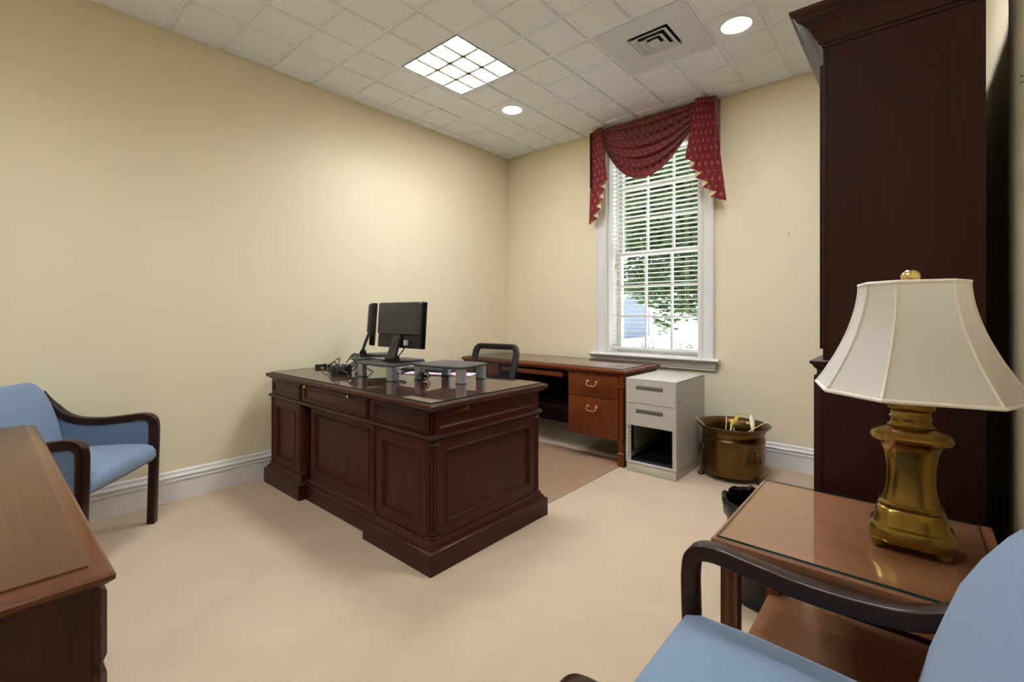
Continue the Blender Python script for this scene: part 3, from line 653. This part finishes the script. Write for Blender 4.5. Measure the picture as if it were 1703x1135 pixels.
for z0, z1 in ((.352, .515), (.519, .688)):
    m = MB(); hx0, hx1, hz1 = FX0+.083, FX1-.095, z1-.038; hz0 = hz1-.034; y0, y1 = FY0-.004, FY0+.02
    m.box(FX0+.003, hx0, y0, y1, z0, z1); m.box(hx1, FX1-.003, y0, y1, z0, z1); m.box(hx0, hx1, y0, y1, z0, hz0); m.box(hx0, hx1, y0, y1, hz1, z1)
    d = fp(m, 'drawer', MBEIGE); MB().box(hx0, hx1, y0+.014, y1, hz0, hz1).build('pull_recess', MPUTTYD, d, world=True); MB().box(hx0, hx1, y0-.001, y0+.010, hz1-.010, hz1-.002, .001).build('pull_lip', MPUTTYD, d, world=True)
for x in (FX0+.018, FX1-.030):
    fp(MB().box(x, x+.012, FY0+.02, FY1-.03, .10, .135, .003), 'slide_rail', MMETALG); fp(MB().box(x+.002, x+.010, FY0+.004, FY0+.05, .085, .15, .003), 'slide_stop', MBLACK)
for x0_, x1_ in ((FX0+.014, FX0+.036), (FX1-.030, FX1-.014)): fp(MB().box(x0_, x1_, FY0+.004, FY0+.014, .078, .352), 'upright', MBEIGE)
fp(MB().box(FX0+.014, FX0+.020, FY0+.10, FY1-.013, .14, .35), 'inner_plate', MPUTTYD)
for i in range(9):
    z = .11+i*.026; fp(MB().box(FX0+.022, FX0+.028, FY0+.0035, FY0+.0045, z, z+.012), 'upright_slot', MDARK)
lk = MB().lathe([(.010, 0), (.010, .008), (.006, .011)], 16).xf(Matrix.Translation((FX1, FY0+.065, .555)) @ Matrix.Rotation(PI/2, 4, 'Y')); fp(lk, 'lock', MSILVER)

# ------------------------------------------------------------------ brass planter
pl = thing('brass_planter', 'round aged brass planter with lion-head rings and paw feet', 'planter', (2.545, -.415, 0))
n = 56
prof = [(.05, .030), (.190, .030), (.204, .036), (.207, .05), (.208, .16), (.208, .275), (.212, .279), (.212, .287), (.207, .291), (.206, .315), (.212, .338), (.228, .358), (.246, .374), (.248, .380), (.243, .381), (.224, .362), (.204, .338), (.199, .30), (.199, .27)]
MB().lathe(prof, n, c1=False).build('pot', MBRONZE, pl, smooth=60)
MB().lathe([(.1995, .262), (.198, .285), (.10, .292), (.01, .288)], 32).build('soil', MSOIL, pl)
for k, a in enumerate((-.62, 1.6, 3.6)):
    M_ = Matrix.Rotation(a, 4, 'Z') @ Matrix.Translation((.204, 0, 0)) @ Matrix.Rotation(PI/2, 4, 'Y')
    if k < 1 or k == 2:
        h_ = MB(); h_.lathe([(.038, 0), (.036, .006), (.026, .012), (.022, .018), (.012, .026), (.004, .028)], 20); h_.xf(Matrix.Translation((0, 0, .20)) @ M_); b_ = h_.build('lion_boss', MBRONZE, pl)
        g = MB(); g.torus((0, 0, 0), .036, .005, 0, 24, 8); g.xf(Matrix.Rotation(a, 4, 'Z') @ Matrix.Translation((.228, 0, .168))); g.build('ring', MBRONZE, b_)
for a in (-2.55, -.45, 1.57):
    f = MB(); f.sweep([(.190, 0, .075), (.208, 0, .05), (.212, 0, .022), (.222, 0, .010)], [(.020*math.cos(2*PI*k/10), .012*math.sin(2*PI*k/10)) for k in range(10)], (0, 1, 0), [.5, .9, .8, .7]); f.ball((.226, 0, .012), .022, .019, .012, 12, 8)
    f.xf(Matrix.Rotation(a, 4, 'Z')); f.build('paw_foot', MBRONZE, pl)
def stem(p0, p1, label, r_=.0035, leaf=None):
    p0, p1 = Vector(p0), Vector(p1); mid = (p0+p1)/2+Vector((.004, .0, .006))
    o = thing('dried_stem', label, 'dried plant', (2.545, -.415, .285))
    MB().tube(spline([p0, mid, p1], 5), r_, 6, (1, 0, .1)).build('stalk', MSTEM, o)
    if leaf:
        pts = spline([mid+(p0-mid)*.3, mid+Vector((0, 0, .02)), p1, p1+(p1-mid)*.35+Vector((0, 0, -.008))], 5); rows = []
        for i, q in enumerate(pts):
            w = .005+.013*math.sin(PI*min(1, i/(len(pts)-1)*.92+.04)); sd = Vector((.76, .65, 0))*w; rows.append([(q-sd+Vector((0, 0, .002)))[:], (q+Vector((.0, -.003, .003)))[:], (q+sd+Vector((0, 0, .002)))[:]])
        lf = MB().grid(rows).build('leaf', leaf, o, smooth=80); sm = lf.modifiers.new('t', 'SOLIDIFY'); sm.thickness = .0015
stem((-.11, -.10, .0), (-.235, -.095, .128), 'thin pale dried stem leaning on the left rim of the brass planter')
stem((-.06, .02, .0), (-.075, .10, .125), 'upright straw-coloured stem at the back of the brass planter')
stem((-.03, -.05, .0), (-.01, .17, .118), 'dried stem with a yellow-green leaf in the brass planter', .004, MLEAFY)
stem((.14, -.04, .0), (.085, .16, .122), 'dried stem with a broad pale cream leaf in the brass planter', .004, MLEAFP)
stem((.05, -.12, .01), (.21, .06, .128), 'straw stem slanting to the right rim of the brass planter')
stem((.02, -.06, 0), (.02, -.055, .08), 'short cut stem standing in the middle of the planter soil', .003)

# ------------------------------------------------------------------ tall cabinet
cb_ = thing('bookcase_cabinet', 'tall dark mahogany cabinet with crown moulding beside the right wall', 'cabinet', (3.5, -1.2, 0))
KX0, KX1, KY0, KY1 = 3.294, 3.716, -1.98, -.40
def kp(mb, name, mat, parent=cb_): return mb.build(name, mat, parent, world=True)
kp(MB().box(KX0-.004, KX1, KY0, KY1, .0, .985), 'case', CAB_V); kp(MB().box(KX0-.022, KX0-.005, KY0-.001, KY1+.001, .0, .985, .002), 'face_frame', CAB_V)
MLD = [(-.02, .972), (.004, .974), (.012, .982), (.016, .984), (.018, .992), (.026, .996), (.028, 1.006), (.020, 1.010), (-.02, 1.010)]
def three(prof, x0, m=None):
    # moulding with overhang on the front (-X) and both ends, flush at the back
    return MB().loft([[(x0-o, KY0-max(o, -.02)*.5, z), (KX1, KY0-max(o, -.02)*.5, z), (KX1, KY1+max(o, -.02)*.5, z), (x0-o, KY1+max(o, -.02)*.5, z)] for o, z in prof])
kp(three(MLD, KX0-.016), 'waist_moulding', CAB_Y)
kp(MB().box(KX0, KX1, KY0, KY1, 1.01, 2.20), 'case', CAB_V); kp(MB().box(KX0-.003, KX0+.012, KY0-.0015, KY1, 1.01, 2.19, .002), 'upper_stile', CAB_V)
CRN = [(-.01, 2.165), (.006, 2.167), (.008, 2.176), (.016, 2.180), (.018, 2.192), (.024, 2.198), (.032, 2.216), (.046, 2.238), (.064, 2.254), (.078, 2.262), (.080, 2.272), (.088, 2.276), (.098, 2.288), (.100, 2.300), (-.01, 2.300)]
kp(MB().loft([[(KX0-o, KY0-o*.8, z), (KX1, KY0-o*.8, z), (KX1, KY1+o*.8, z), (KX0-o, KY1+o*.8, z)] for o, z in CRN]), 'crown_moulding', CAB_Y)
for i in range(2):
    y0 = KY0+.03+i*(KY1-KY0-.06)/2; w = (KY1-KY0-.06)/2-.006
    for z0, hh, x in ((.09, .86, KX0-.022), (1.05, 1.07, KX0-.003)):
        d = kp(MB().box(x-.014, x-.0005, y0, y0+w, z0, z0+hh, .003), 'door', CAB_V)
        MB().loft([[(x-.014-dd, y0+i_, z0+i_), (x-.014-dd, y0+w-i_, z0+i_), (x-.014-dd, y0+w-i_, z0+hh-i_), (x-.014-dd, y0+i_, z0+hh-i_)] for i_, dd in ((.055, -.001), (.06, .005), (.068, .005), (.08, .001))], False, False).build('door_moulding', CAB_Y, d, world=True)
        MB().ball((x-.024, y0+(w-.03 if i == 0 else .03), z0+hh*.5), .010, .010, .010, 12, 8).build('knob', MBRASS, d, world=True)

# ------------------------------------------------------------------ side table, wastebasket
TX0, TX1, TY0, TY1, TH = 3.112, 3.722, -2.672, -2.072, .552
st = thing('side_table', 'brown wooden end table with reeded legs and lower shelf holding the lamp', 'end table', (3.417, -2.372, 0))
def tp(mb, name, mat, parent=st): return mb.build(name, mat, parent, world=True)
tp(MB().rect(TX0+.012, TX1-.012, TY0+.012, TY1-.012, [(-.02, .522), (.004, .522), (.010, .528), (.012, .536), (.012, .546), (.008, .551), (0, TH), (-.02, TH)]), 'tabletop', TBL_X)
for x in (TX0+.042, TX1-.042):
    for y in (TY0+.042, TY1-.042):
        n_ = 40; sec = []
        for q in range(4):
            for k in range(10):
                s_ = (k/10-.5)*2; d = .022*(1-.10*abs(math.sin(PI*2*(k/10)))); p = [(s_*.022, -d), (d, s_*.022), (-s_*.022, d), (-d, -s_*.022)][q]; sec.append((x+p[0], y+p[1]))
        tp(MB().loft([[(a, b_, z) for a, b_ in sec] for z in (0, .523)]), 'leg', TBL_V)
m = MB(); m.box(TX0+.06, TX1-.06, TY0+.030, TY0+.048, .455, .523); tp(m, 'apron', TBL_X); m = MB(); m.box(TX0+.06, TX1-.06, TY1-.048, TY1-.030, .455, .523); tp(m, 'apron', TBL_X)
m = MB(); m.box(TX0+.030, TX0+.048, TY0+.06, TY1-.06, .455, .523); tp(m, 'apron', TBL_X); m = MB(); m.box(TX1-.048, TX1-.030, TY0+.06, TY1-.06, .455, .523); tp(m, 'apron', TBL_X)
tp(MB().rect(TX0+.04, TX1-.04, TY0+.04, TY1-.04, [(-.01, .135), (.008, .138), (.012, .146), (.008, .155), (-.012, .158)]), 'shelf', TBL_X)
glass_sheet('table_glass', TX0+.014, TX1-.030, TY0+.006, TY1-.014, TH+.0003, TH+.0062, 'clear glass sheet on top of the end table under the lamp')
wbk = thing('wastebasket', 'black plastic wastebasket with a crumpled bin liner behind the end table', 'wastebasket', (3.075, -1.905, 0))
MB().lathe([(.10, 0), (.108, .004), (.112, .02), (.142, .385), (.146, .392), (.138, .392), (.106, .02)], 36, c1=False).build('bucket', MBLACK, wbk, smooth=60)
rows = []
for i in range(7):
    rw = []
    for k in range(49):
        a = 2*PI*(k % 48)/48; j = random.Random(k % 48*7+i).uniform(-.006, .006)
        rr_, zz = [(.150, .345), (.156, .372), (.155, .398), (.148, .412), (.140, .405), (.133, .36), (.122, .25)][i]
        rw.append(((rr_+j)*math.cos(a), (rr_+j)*math.sin(a), zz+j*1.2))
    rows.append(rw)
MB().grid(rows).build('bin_liner', MBAG, wbk, smooth=25)

# ------------------------------------------------------------------ table lamp
lp = thing('table_lamp', 'antique brass table lamp with a cream bell shade on the end table', 'table lamp', (3.540, -2.385, TH+.0063))
def octo(a, b_, ca, cb2):   # CCW octagon
    return [(a, -b_+cb2), (a, b_-cb2), (a-ca, b_), (-a+ca, b_), (-a, b_-cb2), (-a, -b_+cb2), (-a+ca, -b_), (a-ca, -b_)]
def ocl(prof, fr=.42):
    rings = []
    for a, b_, z in prof:
        P = octo(a, b_, a*fr, b_*fr); R_ = []
        for i in range(8):      # round each corner of the plan a little
            p0, p1, p2 = Vector(P[i-1]), Vector(P[i]), Vector(P[(i+1) % 8])
            A, B = p1+(p0-p1)*.3, p1+(p2-p1)*.3
            for k in range(4): q = k/3; R_.append(((A*(1-q)**2+p1*2*q*(1-q)+B*q*q)[:])+(z,))
        rings.append(R_)
    return MB().loft(rings)
body = [(.088, .066, .016), (.098, .075, .018), (.101, .078, .028), (.101, .078, .046), (.097, .074, .056), (.090, .068, .060), (.088, .066, .066), (.084, .062, .084), (.080, .058, .098), (.074, .054, .103), (.077, .057, .108), (.077, .057, .114), (.068, .050, .120), (.060, .044, .150), (.057, .042, .185), (.058, .043, .220), (.064, .048, .255), (.072, .054, .272), (.080, .060, .280), (.093, .070, .286), (.097, .073, .294), (.095, .071, .302), (.086, .064, .310), (.068, .052, .318), (.046, .04, .323)]
ocl([(a*.89, b_*1.0, z) for a, b_, z in body]).build('body', MBRASS, lp, smooth=32)
for sx in (-1, 1):
    for sy in (-1, 1): MB().lathe([(.010, 0), (.014, .004), (.015, .018)], 14, (sx*.066, sy*.048)).build('foot', MBRASS, lp)
MB().lathe([(.050, .318), (.052, .325), (.044, .330), (.042, .340), (.046, .345), (.046, .349), (.042, .353), (.042, .364), (.050, .369), (.053, .377), (.050, .385), (.03, .389)], 32).build('neck', MBRASS, lp, smooth=50)
MB().lathe([(.014, .388), (.014, .44), (.018, .445), (.018, .50), (.012, .505)], 16).build('socket', MBRASS, lp)
MB().lathe([(.012, .50), (.022, .53), (.029, .56), (.026, .585), (.012, .60)], 16).build('bulb', MLOUV, lp)
m = MB(); m.tube(spline([(.016, 0, .44), (.055, 0, .52), (.045, 0, .64), (.0, 0, .695)], 6), .002, 6, (0, 1, 0)); m.tube(spline([(-.016, 0, .44), (-.055, 0, .52), (-.045, 0, .64), (.0, 0, .695)], 6), .002, 6, (0, 1, 0)); m.build('harp', MBRASS, lp)
rings = []; K = 14; SB, STP = .417, .705
def shd(s_):
    g = (1-s_)**1.75; return .104+.098*g, .118+.104*g, SB+(STP-SB)*s_
for i in range(K+1):
    a, b_, z = shd(i/K); rings.append([(x*math.cos(.24)-y*math.sin(.24), x*math.sin(.24)+y*math.cos(.24), z) for x, y in octo(a, b_, a*.47, b_*.55)])
sh = MB().loft(rings, False, False).build('shade', MSHADE, lp, smooth=0)
sm = sh.modifiers.new('thick', 'SOLIDIFY'); sm.thickness = .0025; sm.offset = -1
for q in range(8):
    MB().tube([(Vector(rings[i][q])*1.004)[:2]+(rings[i][q][2],) if False else (rings[i][q][0]*1.006, rings[i][q][1]*1.006, rings[i][q][2]) for i in range(K+1)], .0028, 6, (0, 1, .01)).build('seam_piping', MPIPE, sh)
for i in (0, K): MB().tube([(x*1.004, y*1.004, z) for x, y, z in rings[i]], .0048, 8, closed=True).build('rim_piping', MPIPE, sh)
m = MB(); m.tube([(-.098, 0, .696), (.098, 0, .696)], .0018, 6, (0, 1, 0)); m.tube([(0, -.076, .696), (0, .076, .696)], .0018, 6); m.build('spider', MBRASS, lp)
MB().lathe([(.006, .694), (.010, .700), (.007, .706), (.008, .708), (.018, .714), (.0215, .722), (.0205, .732), (.014, .741), (.004, .744)], 24).build('finial', MBRASSL, lp, smooth=60)

# ------------------------------------------------------------------ upholstered armchairs
def armchair(loc, rz, label, panels):
    r = thing('armchair', label, 'armchair', loc, rz, 'blue upholstered armchairs')
    sec = rsec(.019, .0215, .005, 3)
    tail = [(-.05, 0, .594), (-.12, 0, .618), (-.175, 0, .665), (-.212, 0, .725), (-.246, 0, .806)] if panels else [(-.05, 0, .592), (-.13, 0, .608), (-.190, 0, .640), (-.232, 0, .690), (-.262, 0, .740), (-.285, 0, .800)]
    arm = spline([(.290, 0, .0), (.296, 0, .20), (.302, 0, .42), (.304, 0, .54), (.292, 0, .588), (.250, 0, .604), (.17, 0, .597), (.06, 0, .588)]+tail, 6)
    for s_ in (-1, 1):
        MB().sweep([(p.x, s_*.285, p.z) for p in arm], sec, (0, 1, 0) if False else (0, -1, 0)).build('arm_frame', CHR, r, smooth=50)
        MB().sweep(spline([(-.175, s_*.285, .602), (-.187, s_*.285, .45), (-.215, s_*.285, .2), (-.26, s_*.285, 0)], 5), rsec(.018, .022, .008), (0, -1, 0)).build('leg', CHR, r, smooth=50)
        MB().box(-.18, .285, s_*.285-.013, s_*.285+.013, .335, .385, .004).build('seat_rail', CHR, r)
        if panels:
            a_ = [(x, z) for x, z in ((.278, .36), (.278, .565), (.262, .580), (.17, .574), (.06, .565), (-.05, .572), (-.12, .594), (-.155, .62), (-.165, .36))]
            MB().loft([[(x, s_*.285+y, z) for x, z in a_] for y in (-.014, .014)]).build('side_panel', MBLUE2, r)
    MB().box(.225, .250, -.27, .27, .345, .385, .004).build('seat_rail', CHR, r)
    # seat cushion with a waterfall front
    prof = [(-.17, .385), (.20, .372), (.285, .358), (.312, .364), (.324, .385), (.322, .418), (.306, .444), (.27, .458), (.15, .463), (0, .458), (-.17, .448)]
    ys = [(-.263, .80), (-.259, .93), (-.248, 1), (0, 1.06), (.248, 1), (.259, .93), (.263, .80)]
    cz_ = .41
    MB().loft([[(x if k > .9 else x*.985, y, cz_+(z-cz_)*k) for x, z in prof] for y, k in ys]).build('seat_cushion', MBLUE, r, smooth=60)
    fr = [(-.110, .43), (-.124, .51), (-.139, .58), (-.156, .635), (-.179, .70), (-.208, .757), (-.240, .803), (-.258, .818)]
    bk_ = [(-.278, .815), (-.272, .76), (-.250, .70), (-.228, .62), (-.205, .52), (-.185, .43)]
    prof = fr+bk_; cx_ = -.19
    ys = [(-.264, .82), (-.262, .93), (-.255, 1), (0, 1.0), (.255, 1), (.262, .93), (.264, .82)] if panels else [(-.264, .55), (-.258, .86), (-.244, 1), (0, 1.0), (.244, 1), (.258, .86), (.264, .55)]
    MB().loft([[(cx_-(z-.62)*.33+((x-cx_)+(z-.62)*.33)*k, y*(1+(0 if panels else .075)*max(0, min(1, (z-.62)/.06))), .62+(z-.62)*(.985 if k < .9 else 1)) for x, z in prof] for y, k in ys]).build('back_cushion', MBLUE, r, smooth=60)
    MB().sweep([(-.285, -.285, .796), (-.290, 0, .800), (-.285, .285, .796)], rsec(.012, .014, .005)).build('top_rail', CHR, r)
    return r
armchair((3.43, -3.15, 0), PI, 'blue open-arm chair in the foreground right beside the end table', False)
ax = math.radians(52)
armchair((.525-.302*math.cos(ax), -3.56-.302*math.sin(ax)+.01, 0), ax, 'blue armchair with padded side panels against the left wall', True)

# ------------------------------------------------------------------ foreground dresser
dr = thing('dresser', 'low brown wooden dresser in the left foreground, its drawers facing the desk', 'dresser', (1.7, -4.1, 0))
def rp(mb, name, mat, parent=dr): return mb.build(name, mat, parent, world=True)
RX0, RX1, RY0, RY1, RH = .925, 2.475, -4.38, -3.905, .748
rp(MB().box(RX0, RX1, RY0, RY1, .06, .712), 'case', WAL_V); rp(MB().box(RX0+.03, RX1-.03, RY0, RY1-.03, 0, .06), 'plinth', WAL_V)
rp(MB().rect(RX0, RX1, RY0, RY1, [(-.02, .712), (.006, .712), (.018, .716), (.027, .724), (.028, .732), (.020, .739), (.006, .744), (-.004, .745), (-.0045, .7478), (-.02, .748)]), 'top', WAL_E)
rp(MB().rect(RX0+.006, RX1-.006, RY0+.006, RY1-.006, [(-.001, .7465), (0, .7475), (0, .7486), (-.002, .7492)]), 'top_veneer', WAL_X)
for i in range(2):
    x0 = RX0+.004+i*(RX1-RX0)/2; x1 = x0+(RX1-RX0)/2-.008
    for z0, z1 in ((.565, .702), (.325, .556), (.075, .316)):
        m = MB().loft([[(x0+i_, RY1+y, z0+i_), (x1-i_, RY1+y, z0+i_), (x1-i_, RY1+y, z1-i_), (x0+i_, RY1+y, z1-i_)] for i_, y in ((0, .001), (0, .012), (.012, .022), (.02, .022))]); d = rp(m, 'drawer', WAL_V)
        MB().tube(spline([((x0+x1)/2-.05, RY1+.02, (z0+z1)/2), ((x0+x1)/2-.045, RY1+.036, (z0+z1)/2-.008), ((x0+x1)/2, RY1+.038, (z0+z1)/2-.014), ((x0+x1)/2+.045, RY1+.036, (z0+z1)/2-.008), ((x0+x1)/2+.05, RY1+.02, (z0+z1)/2)], 5), .004, 8).build('pull', MBRASS, d, world=True)

# ------------------------------------------------------------------ small marks on the walls
m = MB(); m.lathe([(.004, 0), (.005, .002), (.002, .003)], 10).xf(Matrix.Rotation(PI/2, 4, 'X')); m.tube([(0, -.002, -.006), (0, -.004, -.022)], .0014, 6, (0, 1, 0))
solo(m, 'picture_nail', MMETALG, 'small nail left in the yellow back wall right of the window', 'nail', (2.827, 0, 1.79))
m = MB()
for z in (0, .018): m.tube(spline([(0, -.004, z), (-.003, 0, z+.004), (-.004, .005, z+.001)], 4), .0015, 6)
solo(m, 'wall_hook', MMETALG, 'small dark double hook on the right wall above the lamp', 'hook', (XN, -2.10, 1.835))

# ------------------------------------------------------------------ outdoors
struct(MB().box(-40, 30, -40, 70, -.6, -.5), 'ground', MGROUND)
tag(MB().rect(-12, 6, 3.5, 6.5, [(0, -.5), (-.1, -.47)]).build('lawn', MGRASS), kind='structure')
def tree(loc, ht, blobs, nleaf, lsize, label):
    r = thing('tree', label, 'tree', loc)
    tk = MB().tube(spline([(0, 0, 0), (.06, 0, ht*.4), (-.05, .05, ht*.8), (0, 0, ht*1.3)], 5), .16, 10, (0, 1, 0), scale=[1.2-.9*i/15 for i in range(16)]); tk.build('trunk', MBARK, r)
    rnd = random.Random(3); L = MB()
    for bi, (bx, by, bz, br, bh) in enumerate(blobs):
        if bi < 6: MB().tube(spline([(0, 0, ht*.75), (bx*.5, by*.5, (ht*.8+bz)/2), (bx, by, bz)], 5), .05, 8, (0, 1, 0), scale=[1-.7*i/10 for i in range(11)]).build('branch', MBARK, r)
        for _ in range(int(nleaf*br*br/6)):
            d = Vector((rnd.gauss(0, 1), rnd.gauss(0, 1), rnd.gauss(0, 1))).normalized()*(rnd.random()**.45); c = Vector((bx+d.x*br, by+d.y*br, bz+d.z*bh))
            R = Matrix.Rotation(rnd.uniform(0, 6.3), 3, 'Z') @ Matrix.Rotation(rnd.uniform(-1.0, 1.0), 3, 'X'); s_ = lsize*rnd.uniform(.6, 1.3)
            L.add([(c+R @ Vector(q))[:] for q in ((-s_, 0, 0), (0, -s_*.5, .02), (s_, 0, 0), (0, s_*.5, .02))], [(0, 1, 2, 3)])
    o = bpy.data.objects.new('foliage', L.mesh('foliage', MLEAF, 0)); COL.objects.link(o); o.parent = r; o['kind'] = 'stuff'
bl_ = [(1.2, 0, 4.6, 1.8, 1.3), (2.6, .3, 4.3, 1.5, 1.3), (.2, .2, 5.4, 2.0, 1.5), (2.2, .2, 3.1, .9, .8), (2.9, -.2, 3.3, .9, .9), (1.3, .4, 3.3, .8, .6), (2.05, 0, 2.35, .36, .6), (2.75, 0, 2.6, .42, .4), (3.4, .2, 5.2, 1.6, 1.4), (1.5, .5, 6.3, 2.0, 1.2), (3.2, .2, 3.9, 1.2, 1.1), (1.6, .1, 3.7, 1.1, .9), (2.4, .4, 5.2, 1.5, 1.4)]
bl_ = [(a+2.0, b_, c_-(.75 if c_ < 4 else .3), d_, e_) for a, b_, c_, d_, e_ in bl_]
tree((-5.6, 8.2, -.5), 3.0, bl_, 6500, .105, 'leafy green tree outside the window with hanging branches')
tree((-8.5, 17.5, -.5), 3.4, [(a*1.5, b_, c_*1.15+.6, d_*1.5, e_*1.4) for a, b_, c_, d_, e_ in bl_[:6]+bl_[8:11]], 3200, .19, 'second leafy tree standing further behind outside the window')
hs = thing('house', 'low blue-grey house with white framed windows beyond the window', 'house', (-13.6, 24, -.5))
MB().box(-2.6, 2.6, 0, 4, 0, 2.6).build('wall', MSIDING, hs); MB().loft([[(x, y, z) for x, y, z in ((sx, -.3, 2.6), (sx, 2, 3.6), (sx, 4.3, 2.6))] for sx in (-2.8, 2.8)]).build('roof', MROOF, hs)
for i in range(3):
    x = -1.9+i*1.5; w_ = MB(); w_.box(x, x+.9, -.05, .01, .7, 2.0); wo = w_.build('window', MWHITE, hs)
    for a in (0, 1):
        for b_ in (0, 1): MB().box(x+.07+a*.41, x+.42+a*.41, -.07, -.045, .77+b_*.62, 1.32+b_*.61).build('pane', MDGLASS, wo)
for k, (x, y) in enumerate(((-3.1, 10.5), (-2.0, 11.0))):
    rnd = random.Random(k); L = MB()
    for _ in range(260):
        d = Vector((rnd.gauss(0, 1), rnd.gauss(0, 1), rnd.gauss(0, 1))).normalized()*(rnd.random()**.5)*.4; s_ = .06; R = Matrix.Rotation(rnd.uniform(0, 6.3), 3, 'Z') @ Matrix.Rotation(rnd.uniform(-1, 1), 3, 'X'); c = d+Vector((0, 0, .42))
        L.add([(c+R @ Vector(q))[:] for q in ((-s_, 0, 0), (0, -s_*.5, .01), (s_, 0, 0), (0, s_*.5, .01))], [(0, 1, 2, 3)])
    rt_ = thing('shrub', ('left', 'right')[k]+' one of two small round shrubs on the paving outside', 'shrub', (x, y, -.5), group='shrubs outside')
    MB().tube([(0, 0, 0), (0, 0, .3)], .03, 6, (0, 1, 0)).build('stem', MBARK, rt_)
    o = bpy.data.objects.new('foliage', L.mesh('foliage', MLEAF, 0)); COL.objects.link(o); o.parent = rt_; o['kind'] = 'stuff'
